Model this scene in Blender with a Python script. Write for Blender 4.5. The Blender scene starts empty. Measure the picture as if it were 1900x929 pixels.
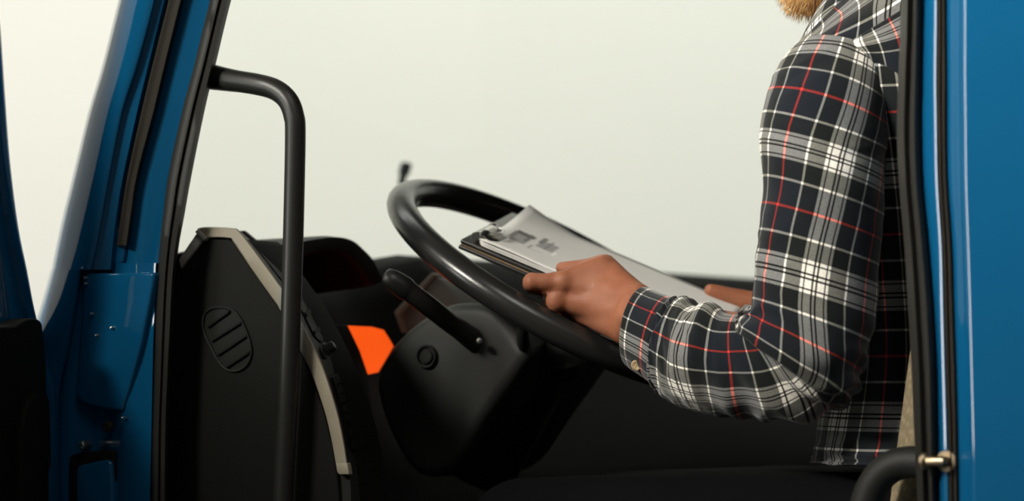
import bpy, bmesh, math, random
from mathutils import Vector, Matrix, noise
random.seed(7)
C = bpy.context.scene.collection
SC = bpy.context.scene
V = Vector
PI = math.pi

# ------------------------------------------------------------------ camera
CAM_Z = 1.75
FPX = 5250.0
cam_d = bpy.data.cameras.new('camera'); cam = bpy.data.objects.new('camera', cam_d); C.objects.link(cam)
cam.location = (0, 0, CAM_Z); cam.rotation_euler = (PI/2, 0, 0)
cam_d.sensor_width = 36.0; cam_d.lens = 36.0*FPX/1900.0
cam_d.shift_y = (690-464.5)/1900.0
cam_d.clip_start = .05; cam_d.clip_end = 100
cam_d.dof.use_dof = True; cam_d.dof.focus_distance = 3.08; cam_d.dof.aperture_fstop = 3.6
SC.camera = cam
SC.view_settings.view_transform = 'Standard'
SC.view_settings.look = 'None'
SC.view_settings.gamma = 1.0
SC.view_settings.exposure = 0.0
SC.view_settings.use_curve_mapping = False
try:
    SC.cycles.use_denoising = True
    SC.cycles.max_bounces = 10
    SC.cycles.transparent_max_bounces = 12
except Exception:
    pass

# ------------------------------------------------------------------ light
W = bpy.data.worlds.new('hall_air'); SC.world = W; W.use_nodes = True
W.node_tree.nodes['Background'].inputs[0].default_value = (1.0, .97, .90, 1)
W.node_tree.nodes['Background'].inputs[1].default_value = 0.06

def area(name, loc, target, sx, sy, power, col=(1, .97, .9), spread=180):
    l = bpy.data.lights.new(name, 'AREA'); l.shape = 'RECTANGLE'; l.size = sx; l.size_y = sy
    l.energy = power; l.color = col; l.spread = math.radians(spread)
    o = bpy.data.objects.new(name, l); C.objects.link(o); o.location = loc
    o.rotation_euler = (V(target)-V(loc)).to_track_quat('-Z', 'Y').to_euler()
    return o
# wall washers under the hall roof, and the soft roof light on the door side
area('wall_washer', (-3.0, 6.0, 6.2), (-2.5, 10, 2.2), 6.0, 1.5, 243, (1, .972, .92))
area('wall_washer', (3.0, 6.0, 6.2), (3.0, 10, 2.2), 6.0, 1.5, 294, (1, .995, .975))
area('wall_washer', (-4.6, 3.0, 6.2), (-7.5, 4.0, 1.8), 5.0, 1.2, 230, (1, .975, .92))
area('side_highlight_light', (-7.4, .45, 2.4), (0, .45, 2.4), 1.3, 2.0, 140, (1, .98, .95))  # added area light for pillar-edge highlights and left fill; no window there
area('roof_light', (-3.0, .6, 4.4), (.10, 2.95, 2.66), 1.3, 1.3, 21, (1, .95, .845), 26)
area('roof_light', (.6, .9, 4.7), (.65, 2.7, 2.5), 1.2, 1.2, 3.0, (1, .96, .88), 50)

# ------------------------------------------------------------------ frames
TO = V((.388, 2.75, 0)); TF = V((-math.cos(PI/6), .5, 0)); TI = V((.5, math.cos(PI/6), 0)); UP = V((0, 0, 1))
def T(f, i, z): return TO + TF*f + TI*i + UP*z                 # truck: forward, inboard, up
def P(px, py, d): return V(((px-950)/FPX*d, d, CAM_Z-(py-690)/FPX*d))
def Pi(px, py, i):                                            # on the truck plane 'inboard = i'
    r = V(((px-950)/FPX, 1, -(py-690)/FPX)); o = V((0, 0, CAM_Z))
    d = (TI.dot(TO+TI*i-o))/TI.dot(r); return o+r*d
def Pf(px, py, f):                                            # on the truck plane 'forward = f'
    r = V(((px-950)/FPX, 1, -(py-690)/FPX)); o = V((0, 0, CAM_Z))
    d = (TF.dot(TO+TF*f-o))/TF.dot(r); return o+r*d
def lerp(a, b, t): return a+(b-a)*t

# ------------------------------------------------------------------ materials
def newmat(name):
    m = bpy.data.materials.new(name); m.use_nodes = True
    return m, m.node_tree.nodes, m.node_tree.links, m.node_tree.nodes['Principled BSDF']
def pm(name, col, rough=.5, metal=0, spec=.5, coat=0, bump=0, bscale=300, var=.06, vscale=8, coatr=.03, sheen=0):
    m, N, L, b = newmat(name)
    b.inputs['Roughness'].default_value = rough; b.inputs['Metallic'].default_value = metal
    b.inputs['Specular IOR Level'].default_value = spec
    b.inputs['Coat Weight'].default_value = coat; b.inputs['Coat Roughness'].default_value = coatr
    if sheen: b.inputs['Sheen Weight'].default_value = sheen
    tc = N.new('ShaderNodeTexCoord'); nz = N.new('ShaderNodeTexNoise'); nz.inputs['Scale'].default_value = vscale
    nz.inputs['Detail'].default_value = 4; L.new(tc.outputs['Object'], nz.inputs['Vector'])
    cr = N.new('ShaderNodeValToRGB'); e = cr.color_ramp.elements
    e[0].position = .3; e[1].position = .7
    e[0].color = tuple(c*(1-var) for c in col)+(1,); e[1].color = tuple(min(1, c*(1+var)) for c in col)+(1,)
    L.new(nz.outputs['Fac'], cr.inputs[0]); L.new(cr.outputs[0], b.inputs['Base Color'])
    if bump:
        n2 = N.new('ShaderNodeTexNoise'); n2.inputs['Scale'].default_value = bscale; n2.inputs['Detail'].default_value = 3
        L.new(tc.outputs['Object'], n2.inputs['Vector'])
        bp = N.new('ShaderNodeBump'); bp.inputs['Strength'].default_value = bump; bp.inputs['Distance'].default_value = .001
        L.new(n2.outputs['Fac'], bp.inputs['Height']); L.new(bp.outputs[0], b.inputs['Normal'])
    return m

M = {}
M['paint'] = pm('blue_paint', (.0035, .080, .190), .4, 0, .0, 1.0, var=.03)
M['rubber'] = pm('black_rubber', (.017, .016, .013), .5, spec=.4, bump=.15, bscale=500)
M['strip'] = pm('seal_rubber', (.022, .018, .014), .75, spec=.3)
M['plastic'] = pm('dark_plastic', (.0055, .0055, .0046), .65, spec=.14, bump=.35, bscale=900)
M['plastic2'] = pm('grey_black_plastic', (.011, .0113, .0098), .55, spec=.25, bump=.3, bscale=900)
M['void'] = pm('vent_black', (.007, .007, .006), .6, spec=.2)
M['tan'] = pm('tan_trim', (.30, .26, .195), .5, bump=.2, bscale=700, var=.05, vscale=30)
M['greytrim'] = pm('grey_trim', (.24, .235, .20), .45, bump=.2, bscale=700)
M['chrome'] = pm('brushed_chrome', (.62, .61, .57), .28, 1, vscale=60, var=.15)
M['silver'] = pm('satin_silver', (.55, .54, .50), .5, .4, vscale=90, var=.2, bump=.3)
M['cowl'] = pm('cowl_plastic', (.022, .0225, .021), .5, spec=.35, bump=.3, bscale=900)
M['brass'] = pm('worn_zinc', (.42, .33, .22), .4, 1, vscale=60, var=.2)
M['handle'] = pm('handle_coating', (.017, .017, .015), .38, spec=.45, bump=.12, bscale=900)
M['wheelrim'] = pm('wheel_leather', (.016, .016, .015), .27, spec=.55, bump=.08, bscale=700)
M['skin'] = None
M['denim'] = pm('dark_denim', (.0035, .0038, .0044), .9, spec=.05, bump=.4, bscale=700)
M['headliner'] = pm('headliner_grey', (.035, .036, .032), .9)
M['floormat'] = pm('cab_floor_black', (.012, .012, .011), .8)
M['board'] = pm('board_black', (.014, .013, .012), .35, spec=.5)
M['kraft'] = pm('board_core_tan', (.20, .13, .075), .7)
M['tyre'] = pm('tyre_rubber', (.02, .02, .02), .8)
M['steel'] = pm('chassis_steel', (.06, .06, .06), .6, .5)
M['wiper'] = pm('wiper_black', (.006, .014, .014), .5)
M['horn'] = pm('button_horn', (.40, .30, .17), .25, spec=.6, vscale=400, var=.4)
M['eye'] = pm('eye_white', (.7, .7, .68), .15)
M['white'] = pm('white_switch', (.75, .73, .72), .4)
M['mirror'] = pm('mirror_plastic', (.01, .01, .01), .5)

def mat_wall():
    m, N, L, b = newmat('cream_plaster')
    tc = N.new('ShaderNodeTexCoord'); nz = N.new('ShaderNodeTexNoise'); nz.inputs['Scale'].default_value = .8; nz.inputs['Detail'].default_value = 5
    L.new(tc.outputs['Object'], nz.inputs['Vector'])
    cr = N.new('ShaderNodeValToRGB'); e = cr.color_ramp.elements
    e[0].position = .3; e[1].position = .75; e[0].color = (.80, .80, .73, 1); e[1].color = (.84, .835, .765, 1)
    L.new(nz.outputs['Fac'], cr.inputs[0]); L.new(cr.outputs[0], b.inputs['Base Color'])
    b.inputs['Roughness'].default_value = .9; b.inputs['Specular IOR Level'].default_value = .1
    return m
M['wall'] = mat_wall()
def mat_concrete():
    return pm('hall_concrete', (.10, .10, .092), .7, bump=.3, bscale=60, var=.2, vscale=3)
M['concrete'] = mat_concrete()
def mat_glass():
    m, N, L, b = newmat('tinted_screen_glass')
    out = N['Material Output']; N.remove(b)
    tr = N.new('ShaderNodeBsdfTransparent'); tr.inputs[0].default_value = (.975, .99, .98, 1)
    gl = N.new('ShaderNodeBsdfGlossy'); gl.inputs['Roughness'].default_value = .02
    lw = N.new('ShaderNodeLayerWeight'); lw.inputs[0].default_value = .5
    pw = N.new('ShaderNodeMath'); pw.operation = 'POWER'; pw.inputs[1].default_value = 4; L.new(lw.outputs['Facing'], pw.inputs[0])
    fr = N.new('ShaderNodeMath'); fr.operation = 'MULTIPLY_ADD'; fr.inputs[1].default_value = .25; fr.inputs[2].default_value = .015; L.new(pw.outputs[0], fr.inputs[0])
    mx = N.new('ShaderNodeMixShader'); L.new(fr.outputs[0], mx.inputs[0]); L.new(tr.outputs[0], mx.inputs[1]); L.new(gl.outputs[0], mx.inputs[2])
    L.new(mx.outputs[0], out.inputs[0]); return m
M['glass'] = mat_glass()
def mat_emit(name, col, s):
    m, N, L, b = newmat(name)
    b.inputs['Base Color'].default_value = (*[c*.5 for c in col], 1)
    b.inputs['Emission Color'].default_value = (*col, 1); b.inputs['Emission Strength'].default_value = s
    tc = N.new('ShaderNodeTexCoord'); nz = N.new('ShaderNodeTexNoise'); nz.inputs['Scale'].default_value = 40
    L.new(tc.outputs['Object'], nz.inputs['Vector'])
    mr = N.new('ShaderNodeMapRange'); mr.inputs[3].default_value = s*.92; mr.inputs[4].default_value = s*1.06
    L.new(nz.outputs['Fac'], mr.inputs[0]); L.new(mr.outputs[0], b.inputs['Emission Strength'])
    return m
M['orange'] = mat_emit('orange_lit_display', (1.0, .10, .008), .95)
def mat_skin():
    m, N, L, b = newmat('skin')
    tc = N.new('ShaderNodeTexCoord'); nz = N.new('ShaderNodeTexNoise'); nz.inputs['Scale'].default_value = 38; nz.inputs['Detail'].default_value = 5
    L.new(tc.outputs['Object'], nz.inputs['Vector'])
    cr = N.new('ShaderNodeValToRGB'); e = cr.color_ramp.elements
    e[0].position = .32; e[1].position = .68; e[0].color = (.225, .078, .040, 1); e[1].color = (.28, .112, .063, 1)
    L.new(nz.outputs['Fac'], cr.inputs[0]); L.new(cr.outputs[0], b.inputs['Base Color'])
    b.inputs['Roughness'].default_value = .5; b.inputs['Specular IOR Level'].default_value = .22
    b.inputs['Subsurface Weight'].default_value = .12; b.inputs['Subsurface Radius'].default_value = (.012, .004, .002); b.inputs['Subsurface Scale'].default_value = .6
    n2 = N.new('ShaderNodeTexVoronoi'); n2.inputs['Scale'].default_value = 650; L.new(tc.outputs['Object'], n2.inputs['Vector'])
    n3 = N.new('ShaderNodeTexNoise'); n3.inputs['Scale'].default_value = 120; n3.inputs['Detail'].default_value = 4; L.new(tc.outputs['Object'], n3.inputs['Vector'])
    ad = N.new('ShaderNodeMath'); ad.operation = 'MULTIPLY_ADD'; ad.inputs[1].default_value = .35
    L.new(n2.outputs['Distance'], ad.inputs[0]); L.new(n3.outputs['Fac'], ad.inputs[2])
    bp = N.new('ShaderNodeBump'); bp.inputs['Strength'].default_value = .35; bp.inputs['Distance'].default_value = .0012
    L.new(ad.outputs[0], bp.inputs['Height']); L.new(bp.outputs[0], b.inputs['Normal'])
    return m
M['skin'] = mat_skin()
M['hair'] = pm('ginger_hair', (.85, .60, .33), .6, spec=.3, var=.35, vscale=90)
def translucent(m, col, f):
    N, L = m.node_tree.nodes, m.node_tree.links; b = N['Principled BSDF']; out = N['Material Output']
    t = N.new('ShaderNodeBsdfTranslucent'); t.inputs[0].default_value = (*col, 1); mx = N.new('ShaderNodeMixShader'); mx.inputs[0].default_value = f
    L.new(b.outputs[0], mx.inputs[1]); L.new(t.outputs[0], mx.inputs[2]); L.new(mx.outputs[0], out.inputs[0])
translucent(M['hair'], (.95, .72, .42), .7)
M['hairdark'] = pm('brown_hair', (.16, .08, .035), .6, spec=.3, var=.35, vscale=90)

def mat_plaid():
    m, N, L, b = newmat('plaid_flannel')
    uv = N.new('ShaderNodeUVMap'); uv.uv_map = 'UVMap'
    sp = N.new('ShaderNodeSeparateXYZ'); L.new(uv.outputs[0], sp.inputs[0])
    # one symmetric sett per unit: grey-white band about .5, thin white at .5 +- .284, red at 0/1
    white = (1.0/4, .93/4, .79/4, 1); line = (1.15/4, 1.06/4, .86/4, 1); blk = (.006/4, .0058/4, .0052/4, .25)
    dk = (.0055/4, .007/4, .007/4, 1); nv = (.0060/4, .0084/4, .0130/4, 1); red = (1.15/4, .036/4, .022/4, 1)
    half = [(0.0, white), (.010, blk), (.026, white), (.086, blk), (.101, white), (.125, dk), (.274, line), (.294, nv), (.49, red)]
    stops = []
    for k in range(len(half)-1, -1, -1):
        hi = half[k+1][0] if k+1 < len(half) else .5
        stops.append((.5-hi, half[k][1]))
    for k in range(1, len(half)): stops.append((.5+half[k][0], half[k][1]))
    def ramp(sock):
        fr = N.new('ShaderNodeMath'); fr.operation = 'FRACT'; L.new(sock, fr.inputs[0])
        cr = N.new('ShaderNodeValToRGB'); cr.color_ramp.interpolation = 'CONSTANT'
        el = cr.color_ramp.elements
        el[0].position = 0; el[0].color = stops[0][1]
        el[1].position = stops[1][0]; el[1].color = stops[1][1]
        for p, c in stops[2:]:
            x = el.new(p); x.color = c
        L.new(fr.outputs[0], cr.inputs[0]); return cr.outputs[0], cr.outputs[1]
    # slight waver of the threads
    (ru, au), (rv, av) = ramp(sp.outputs[0]), ramp(sp.outputs[1])
    mu = N.new('ShaderNodeMix'); mu.data_type = 'RGBA'; mu.blend_type = 'MULTIPLY'; mu.inputs[0].default_value = 1
    L.new(ru, mu.inputs[6]); L.new(rv, mu.inputs[7])
    g = N.new('ShaderNodeGamma'); g.inputs[1].default_value = .5; L.new(mu.outputs[2], g.inputs[0])
    sc_ = N.new('ShaderNodeVectorMath'); sc_.operation = 'SCALE'; sc_.inputs['Scale'].default_value = 4
    L.new(g.outputs[0], sc_.inputs[0])
    sm = N.new('ShaderNodeVectorMath'); sm.operation = 'ADD'; L.new(ru, sm.inputs[0]); L.new(rv, sm.inputs[1])
    s2 = N.new('ShaderNodeVectorMath'); s2.operation = 'SCALE'; s2.inputs['Scale'].default_value = 4*.5*.2/.8; L.new(sm.outputs[0], s2.inputs[0])
    s3 = N.new('ShaderNodeVectorMath'); s3.operation = 'ADD'; L.new(sc_.outputs[0], s3.inputs[0]); L.new(s2.outputs[0], s3.inputs[1])
    mn = N.new('ShaderNodeMath'); mn.operation = 'MULTIPLY'; L.new(au, mn.inputs[0]); L.new(av, mn.inputs[1])
    mm = N.new('ShaderNodeMapRange'); mm.inputs[3].default_value = .10; mm.inputs[4].default_value = .8; L.new(mn.outputs[0], mm.inputs[0])
    s4 = N.new('ShaderNodeVectorMath'); s4.operation = 'SCALE'; L.new(s3.outputs[0], s4.inputs[0]); L.new(mm.outputs[0], s4.inputs['Scale'])
    mi = N.new('ShaderNodeVectorMath'); mi.operation = 'MINIMUM'; mi.inputs[1].default_value = (.88, .84, .76); L.new(s4.outputs[0], mi.inputs[0])
    # twill weave: fine diagonal light and dark threads
    ad = N.new('ShaderNodeMath'); ad.operation = 'ADD'; L.new(sp.outputs[0], ad.inputs[0]); L.new(sp.outputs[1], ad.inputs[1])
    ml = N.new('ShaderNodeMath'); ml.operation = 'MULTIPLY'; ml.inputs[1].default_value = 2*PI*95; L.new(ad.outputs[0], ml.inputs[0])
    sn = N.new('ShaderNodeMath'); sn.operation = 'SINE'; L.new(ml.outputs[0], sn.inputs[0])
    nz = N.new('ShaderNodeTexNoise'); nz.inputs['Scale'].default_value = 60; nz.inputs['Detail'].default_value = 6; L.new(uv.outputs[0], nz.inputs['Vector'])
    a2 = N.new('ShaderNodeMath'); a2.operation = 'MULTIPLY_ADD'; a2.inputs[1].default_value = .12; L.new(sn.outputs[0], a2.inputs[0])
    mr = N.new('ShaderNodeMapRange'); mr.inputs[1].default_value = .25; mr.inputs[2].default_value = .75; mr.inputs[3].default_value = .72; mr.inputs[4].default_value = 1.22
    L.new(nz.outputs['Fac'], mr.inputs[0]); L.new(mr.outputs[0], a2.inputs[2])
    fin = N.new('ShaderNodeVectorMath'); fin.operation = 'SCALE'; L.new(mi.outputs[0], fin.inputs[0]); L.new(a2.outputs[0], fin.inputs['Scale'])
    L.new(fin.outputs[0], b.inputs['Base Color'])
    b.inputs['Roughness'].default_value = .85; b.inputs['Specular IOR Level'].default_value = .15
    b.inputs['Sheen Weight'].default_value = .25; b.inputs['Sheen Roughness'].default_value = .4
    bp = N.new('ShaderNodeBump'); bp.inputs['Strength'].default_value = .25; bp.inputs['Distance'].default_value = .0006
    L.new(sn.outputs[0], bp.inputs['Height']); L.new(bp.outputs[0], b.inputs['Normal'])
    return m
M['plaid'] = mat_plaid()
def mat_seat():
    m, N, L, b = newmat('khaki_seat_cloth')
    tc = N.new('ShaderNodeTexCoord'); vo = N.new('ShaderNodeTexVoronoi'); vo.inputs['Scale'].default_value = 130
    L.new(tc.outputs['Object'], vo.inputs['Vector'])
    cr = N.new('ShaderNodeValToRGB'); e = cr.color_ramp.elements; e[0].position = .1; e[1].position = .6
    e[0].color = (.25, .195, .12, 1); e[1].color = (.165, .135, .085, 1)
    L.new(vo.outputs['Distance'], cr.inputs[0]); L.new(cr.outputs[0], b.inputs['Base Color'])
    bp = N.new('ShaderNodeBump'); bp.inputs['Strength'].default_value = .4; bp.inputs['Distance'].default_value = .001; bp.invert = True
    L.new(vo.outputs['Distance'], bp.inputs['Height']); L.new(bp.outputs[0], b.inputs['Normal'])
    b.inputs['Roughness'].default_value = .9; b.inputs['Specular IOR Level'].default_value = .1
    return m
M['seat'] = mat_seat()
def mat_paper(printed):
    m, N, L, b = newmat('printed_paper' if printed else 'paper')
    b.inputs['Roughness'].default_value = .8; b.inputs['Specular IOR Level'].default_value = .15
    tc = N.new('ShaderNodeTexCoord'); nz = N.new('ShaderNodeTexNoise'); nz.inputs['Scale'].default_value = 30
    L.new(tc.outputs['Object'], nz.inputs['Vector'])
    cr = N.new('ShaderNodeValToRGB'); e = cr.color_ramp.elements
    e[0].color = (.64, .63, .605, 1); e[1].color = (.69, .68, .655, 1); L.new(nz.outputs['Fac'], cr.inputs[0])
    last = cr.outputs[0]
    if printed:
        uv = N.new('ShaderNodeUVMap'); uv.uv_map = 'UVMap'; sp = N.new('ShaderNodeSeparateXYZ'); L.new(uv.outputs[0], sp.inputs[0])
        n2 = N.new('ShaderNodeTexNoise'); n2.inputs['Scale'].default_value = 90; n2.inputs['Detail'].default_value = 3; L.new(uv.outputs[0], n2.inputs['Vector'])
        def rng(sock, a, c, soft=.0012):
            x = N.new('ShaderNodeMapRange'); x.inputs[1].default_value = a-soft; x.inputs[2].default_value = a+soft; L.new(sock, x.inputs[0])
            y = N.new('ShaderNodeMapRange'); y.inputs[1].default_value = c-soft; y.inputs[2].default_value = c+soft; y.inputs[3].default_value = 1; y.inputs[4].default_value = 0; L.new(sock, y.inputs[0])
            z = N.new('ShaderNodeMath'); z.operation = 'MULTIPLY'; L.new(x.outputs[0], z.inputs[0]); L.new(y.outputs[0], z.inputs[1]); return z.outputs[0]
        for (u0, u1, v0, v1, col, nst) in PRINT:
            bx = N.new('ShaderNodeMath'); bx.operation = 'MULTIPLY'; L.new(rng(sp.outputs[0], u0, u1), bx.inputs[0]); L.new(rng(sp.outputs[1], v0, v1), bx.inputs[1])
            mr = N.new('ShaderNodeMapRange'); mr.inputs[1].default_value = .3; mr.inputs[2].default_value = .6; mr.inputs[3].default_value = 1-nst; mr.inputs[4].default_value = 1
            L.new(n2.outputs['Fac'], mr.inputs[0])
            b2 = N.new('ShaderNodeMath'); b2.operation = 'MULTIPLY'; L.new(bx.outputs[0], b2.inputs[0]); L.new(mr.outputs[0], b2.inputs[1])
            mx = N.new('ShaderNodeMix'); mx.data_type = 'RGBA'; L.new(b2.outputs[0], mx.inputs[0]); L.new(last, mx.inputs[6]); mx.inputs[7].default_value = (*col, 1)
            last = mx.outputs[2]
    L.new(last, b.inputs['Base Color'])
    return m
# printed blocks on the sheet in metres: along the sheet, across the sheet
PRINT = [(.038, .058, .070, .124, (.30, .295, .29), .2), (.036, .060, .112, .128, (.12, .12, .12), .3), (.034, .040, .084, .120, (.16, .16, .16), .3), (.052, .056, .090, .130, (.15, .15, .15), .4),
         (.068, .090, .088, .128, (.33, .325, .32), .15), (.066, .072, .110, .142, (.20, .20, .20), .2), (.078, .081, .088, .138, (.24, .24, .24), .3),
         (.064, .067, .062, .086, (.36, .35, .34), .3), (.064, .082, .062, .065, (.45, .44, .43), .3), (.092, .095, .074, .096, (.88, .87, .85), .1)]
M['paper'] = mat_paper(False); M['printed'] = mat_paper(True)

# ------------------------------------------------------------------ mesh helpers
def tag(o, label=None, cat=None, group=None, kind=None):
    if label: o['label'] = label
    if cat: o['category'] = cat
    if group: o['group'] = group
    if kind: o['kind'] = kind
    return o
def empty(name, loc, label, cat, group=None):
    o = bpy.data.objects.new(name, None); C.objects.link(o); o.location = loc; o.empty_display_size = .05
    return tag(o, label, cat, group)
def link(name, me, mat, parent=None, smooth=True, angle=None):
    o = bpy.data.objects.new(name, me); C.objects.link(o)
    if mat: me.materials.append(mat)
    if parent is not None:
        o.parent = parent
        if parent.type == 'EMPTY': o.matrix_parent_inverse = Matrix.Translation(-V(parent.location))
    if smooth:
        me.polygons.foreach_set('use_smooth', [True]*len(me.polygons))
        if angle: me.set_sharp_from_angle(angle=math.radians(angle))
    return o
def fixn(me):
    bm = bmesh.new(); bm.from_mesh(me); bmesh.ops.recalc_face_normals(bm, faces=bm.faces); bm.to_mesh(me); bm.free()
class MB:
    def __init__(s): s.v = []; s.f = []; s.uv = {}
    def grid(s, rows, closed=False, caps=False, uvs=None):
        b = len(s.v); n = len(rows[0])
        for r in rows: s.v.extend([tuple(p) for p in r])
        for a in range(len(rows)-1):
            for k in range(n if closed else n-1):
                k2 = (k+1) % n
                s.f.append((b+a*n+k, b+a*n+k2, b+(a+1)*n+k2, b+(a+1)*n+k))
                if uvs:
                    # uvs rows have n+1 entries when closed
                    s.uv[len(s.f)-1] = (uvs[a][k], uvs[a][k+1], uvs[a+1][k+1], uvs[a+1][k])
        if caps and closed:
            s.f.append(tuple(b+k for k in range(n))); L_ = b+(len(rows)-1)*n
            s.f.append(tuple(L_+k for k in reversed(range(n))))
        return s
    def tube(s, path, rad, n=16, flat=1.0, caps=True, upv=None):
        rows = []; N_ = len(path); prev = None
        for k, p in enumerate(path):
            t = (path[min(k+1, N_-1)]-path[max(k-1, 0)]).normalized()
            if prev is None:
                a = upv or (V((0, 0, 1)) if abs(t.z) < .9 else V((1, 0, 0)))
                a = (a-t*a.dot(t)).normalized()
            else: a = (prev-t*prev.dot(t)).normalized()
            prev = a; b = t.cross(a); r = rad[k] if isinstance(rad, (list, tuple)) else rad
            rows.append([p+a*(r*math.cos(q))+b*(r*flat*math.sin(q)) for q in [2*PI*j/n for j in range(n)]])
        return s.grid(rows, True, caps)
    def box(s, o, x, y, z):                                     # corner + three edge vectors
        b = len(s.v)
        for k in range(8): s.v.append(tuple(o+x*(k & 1)+y*((k >> 1) & 1)+z*((k >> 2) & 1)))
        for f in ((0, 2, 3, 1), (4, 5, 7, 6), (0, 1, 5, 4), (2, 6, 7, 3), (0, 4, 6, 2), (1, 3, 7, 5)): s.f.append(tuple(b+q for q in f))
        return s
    def prism(s, poly, d):                                      # polygon extruded by vector d
        n = len(poly); b = len(s.v)
        s.v.extend([tuple(p) for p in poly]); s.v.extend([tuple(p+d) for p in poly])
        s.f.append(tuple(b+k for k in range(n))); s.f.append(tuple(b+n+k for k in reversed(range(n))))
        for k in range(n): s.f.append((b+k, b+(k+1) % n, b+n+(k+1) % n, b+n+k))
        return s
    def lathe(s, c, ax, prof, n=32, closed_prof=False):         # prof: (r, h)
        ax = ax.normalized(); a = V((0, 0, 1)) if abs(ax.z) < .9 else V((1, 0, 0)); a = (a-ax*a.dot(ax)).normalized(); b = ax.cross(a)
        rows = [[c+ax*h+(a*math.cos(q)+b*math.sin(q))*r for q in [2*PI*j/n for j in range(n)]] for r, h in prof]
        if closed_prof: rows.append(rows[0])
        return s.grid(rows, True, not closed_prof)
    def ell(s, c, X, Y, Z, nu=20, nv=12):                       # ellipsoid with three half-axis vectors
        rows = []
        for j in range(nv+1):
            ph = PI*(j+.0)/nv; ph = min(max(ph, .02), PI-.02)
            rows.append([c+Z*math.cos(ph)+(X*math.cos(q)+Y*math.sin(q))*math.sin(ph) for q in [2*PI*k/nu for k in range(nu)]])
        return s.grid(rows, True, True)
    def mesh(s, name, merge=1e-5):
        me = bpy.data.meshes.new(name); me.from_pydata(s.v, [], s.f)
        if s.uv:
            ul = me.uv_layers.new(name='UVMap')
            for p in me.polygons:
                if p.index in s.uv:
                    for li, q in zip(p.loop_indices, s.uv[p.index]): ul.data[li].uv = q
        bm = bmesh.new(); bm.from_mesh(me)
        if merge: bmesh.ops.remove_doubles(bm, verts=bm.verts, dist=merge)
        bmesh.ops.recalc_face_normals(bm, faces=bm.faces); bm.to_mesh(me); bm.free()
        return me
    def build(s, name, mat, parent=None, smooth=True, angle=35, bevel=0, seg=2):
        me = s.mesh(name)
        if bevel:
            bm = bmesh.new(); bm.from_mesh(me)
            ed = [e for e in bm.edges if len(e.link_faces) == 2 and e.calc_face_angle(0) > .6]
            bmesh.ops.bevel(bm, geom=ed, offset=bevel, segments=seg, affect='EDGES', profile=.5, clamp_overlap=True)
            bm.to_mesh(me); bm.free()
        return link(name, me, mat, parent, smooth, angle)
def cat(keys, n):
    """Catmull-Rom through rows of numbers (tuples)."""
    out = []; K = len(keys)
    for k in range(K-1):
        p0 = keys[max(k-1, 0)]; p1 = keys[k]; p2 = keys[k+1]; p3 = keys[min(k+2, K-1)]
        for j in range(n):
            t = j/n
            out.append(tuple(.5*((2*b)+(-a+c)*t+(2*a-5*b+4*c-d)*t*t+(-a+3*b-3*c+d)*t**3) for a, b, c, d in zip(p0, p1, p2, p3)))
    out.append(tuple(keys[-1])); return out
def catv(pts, n): return [V(q) for q in cat([tuple(p) for p in pts], n)]
def itp(x, xs, ys):
    if x <= xs[0]: return ys[0]
    for a in range(len(xs)-1):
        if x <= xs[a+1]: return lerp(ys[a], ys[a+1], (x-xs[a])/(xs[a+1]-xs[a]))
    return ys[-1]

# ------------------------------------------------------------------ the hall
def slab(name, o, x, y, z, mat):
    return tag(MB().box(V(o), V(x), V(y), V(z)).build(name, mat, None, False), kind='structure')
slab('wall_back', (-9, 10, 0), (18, 0, 0), (0, .25, 0), (0, 0, 7), M['wall'])
slab('wall_left', (-7.75, -.7, 0), (.25, 0, 0), (0, 10.7, 0), (0, 0, 7), M['wall'])
slab('floor', (-9, -3, -.2), (18, 0, 0), (0, 13, 0), (0, 0, .2), M['concrete'])

# ------------------------------------------------------------------ the truck
truck = empty('truck', T(.4, 1.1, 0), 'blue truck cab with its door open, seen from the driver side', 'truck')

# --- front pillar: closed section lofted up along the door edge
PIL = [  # py, left outline, crease, strip L, strip R, seal L, seal R
    (-720, 452, 500, 532, 556, 610, 652), (-480, 364, 414, 447, 472, 525, 568), (-260, 292, 343, 377, 403, 455, 500), (-120, 250, 312, 343, 370, 420, 463), (0, 219, 286, 313, 339, 389, 430), (120, 189, 254, 283, 309, 361, 401), (208, 163, 226, 262, 288, 341, 382),
    (327, 134, 202, 236, 257, 312, 356), (400, 116, 189, 224, 246, 302, 343), (455, 104, 179, 217, 238, 296, 333), (500, 95, 168, 212, 233, 292, 328)]
rows = []
for (py, a, c, s0, s1, g0, g1) in cat(PIL, 5):
    w = c-a
    r = [Pi(a+w*.05, py, .14), Pi(a, py, .055), Pi(a+w*.03, py, .032), Pi(a+w*.08, py, .0205), Pi(a+w*.11, py, .0168), Pi(a+w*.21, py, .0122), Pi(a+w*.25, py, .0108), Pi(a+w*.40, py, .0068), Pi(a+w*.58, py, .0035), Pi(a+w*.78, py, .002), Pi(a+w*.93, py, .002),
         Pi(c, py, .004), Pi(c+2, py, .0085), Pi(c+8, py, .011), Pi(s0-8, py, .0145), Pi(s0-2, py, .022), Pi(s0+2, py, .030), Pi(s1-2, py, .030), Pi(s1+2, py, .024), Pi(s1+12, py, .024), Pi(lerp(s1, g0, .6), py, .028), Pi(g0-2, py, .032),
         Pi(g0+14, py, .034), Pi(g1-12, py, .06), Pi(g1-14, py, .12), Pi(lerp(a, g1, .6), py, .2), Pi(lerp(a, g1, .2), py, .24)]
    rows.append(r)
MB().grid(rows, True, True).build('front_pillar', M['paint'], truck, True, 50)
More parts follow.
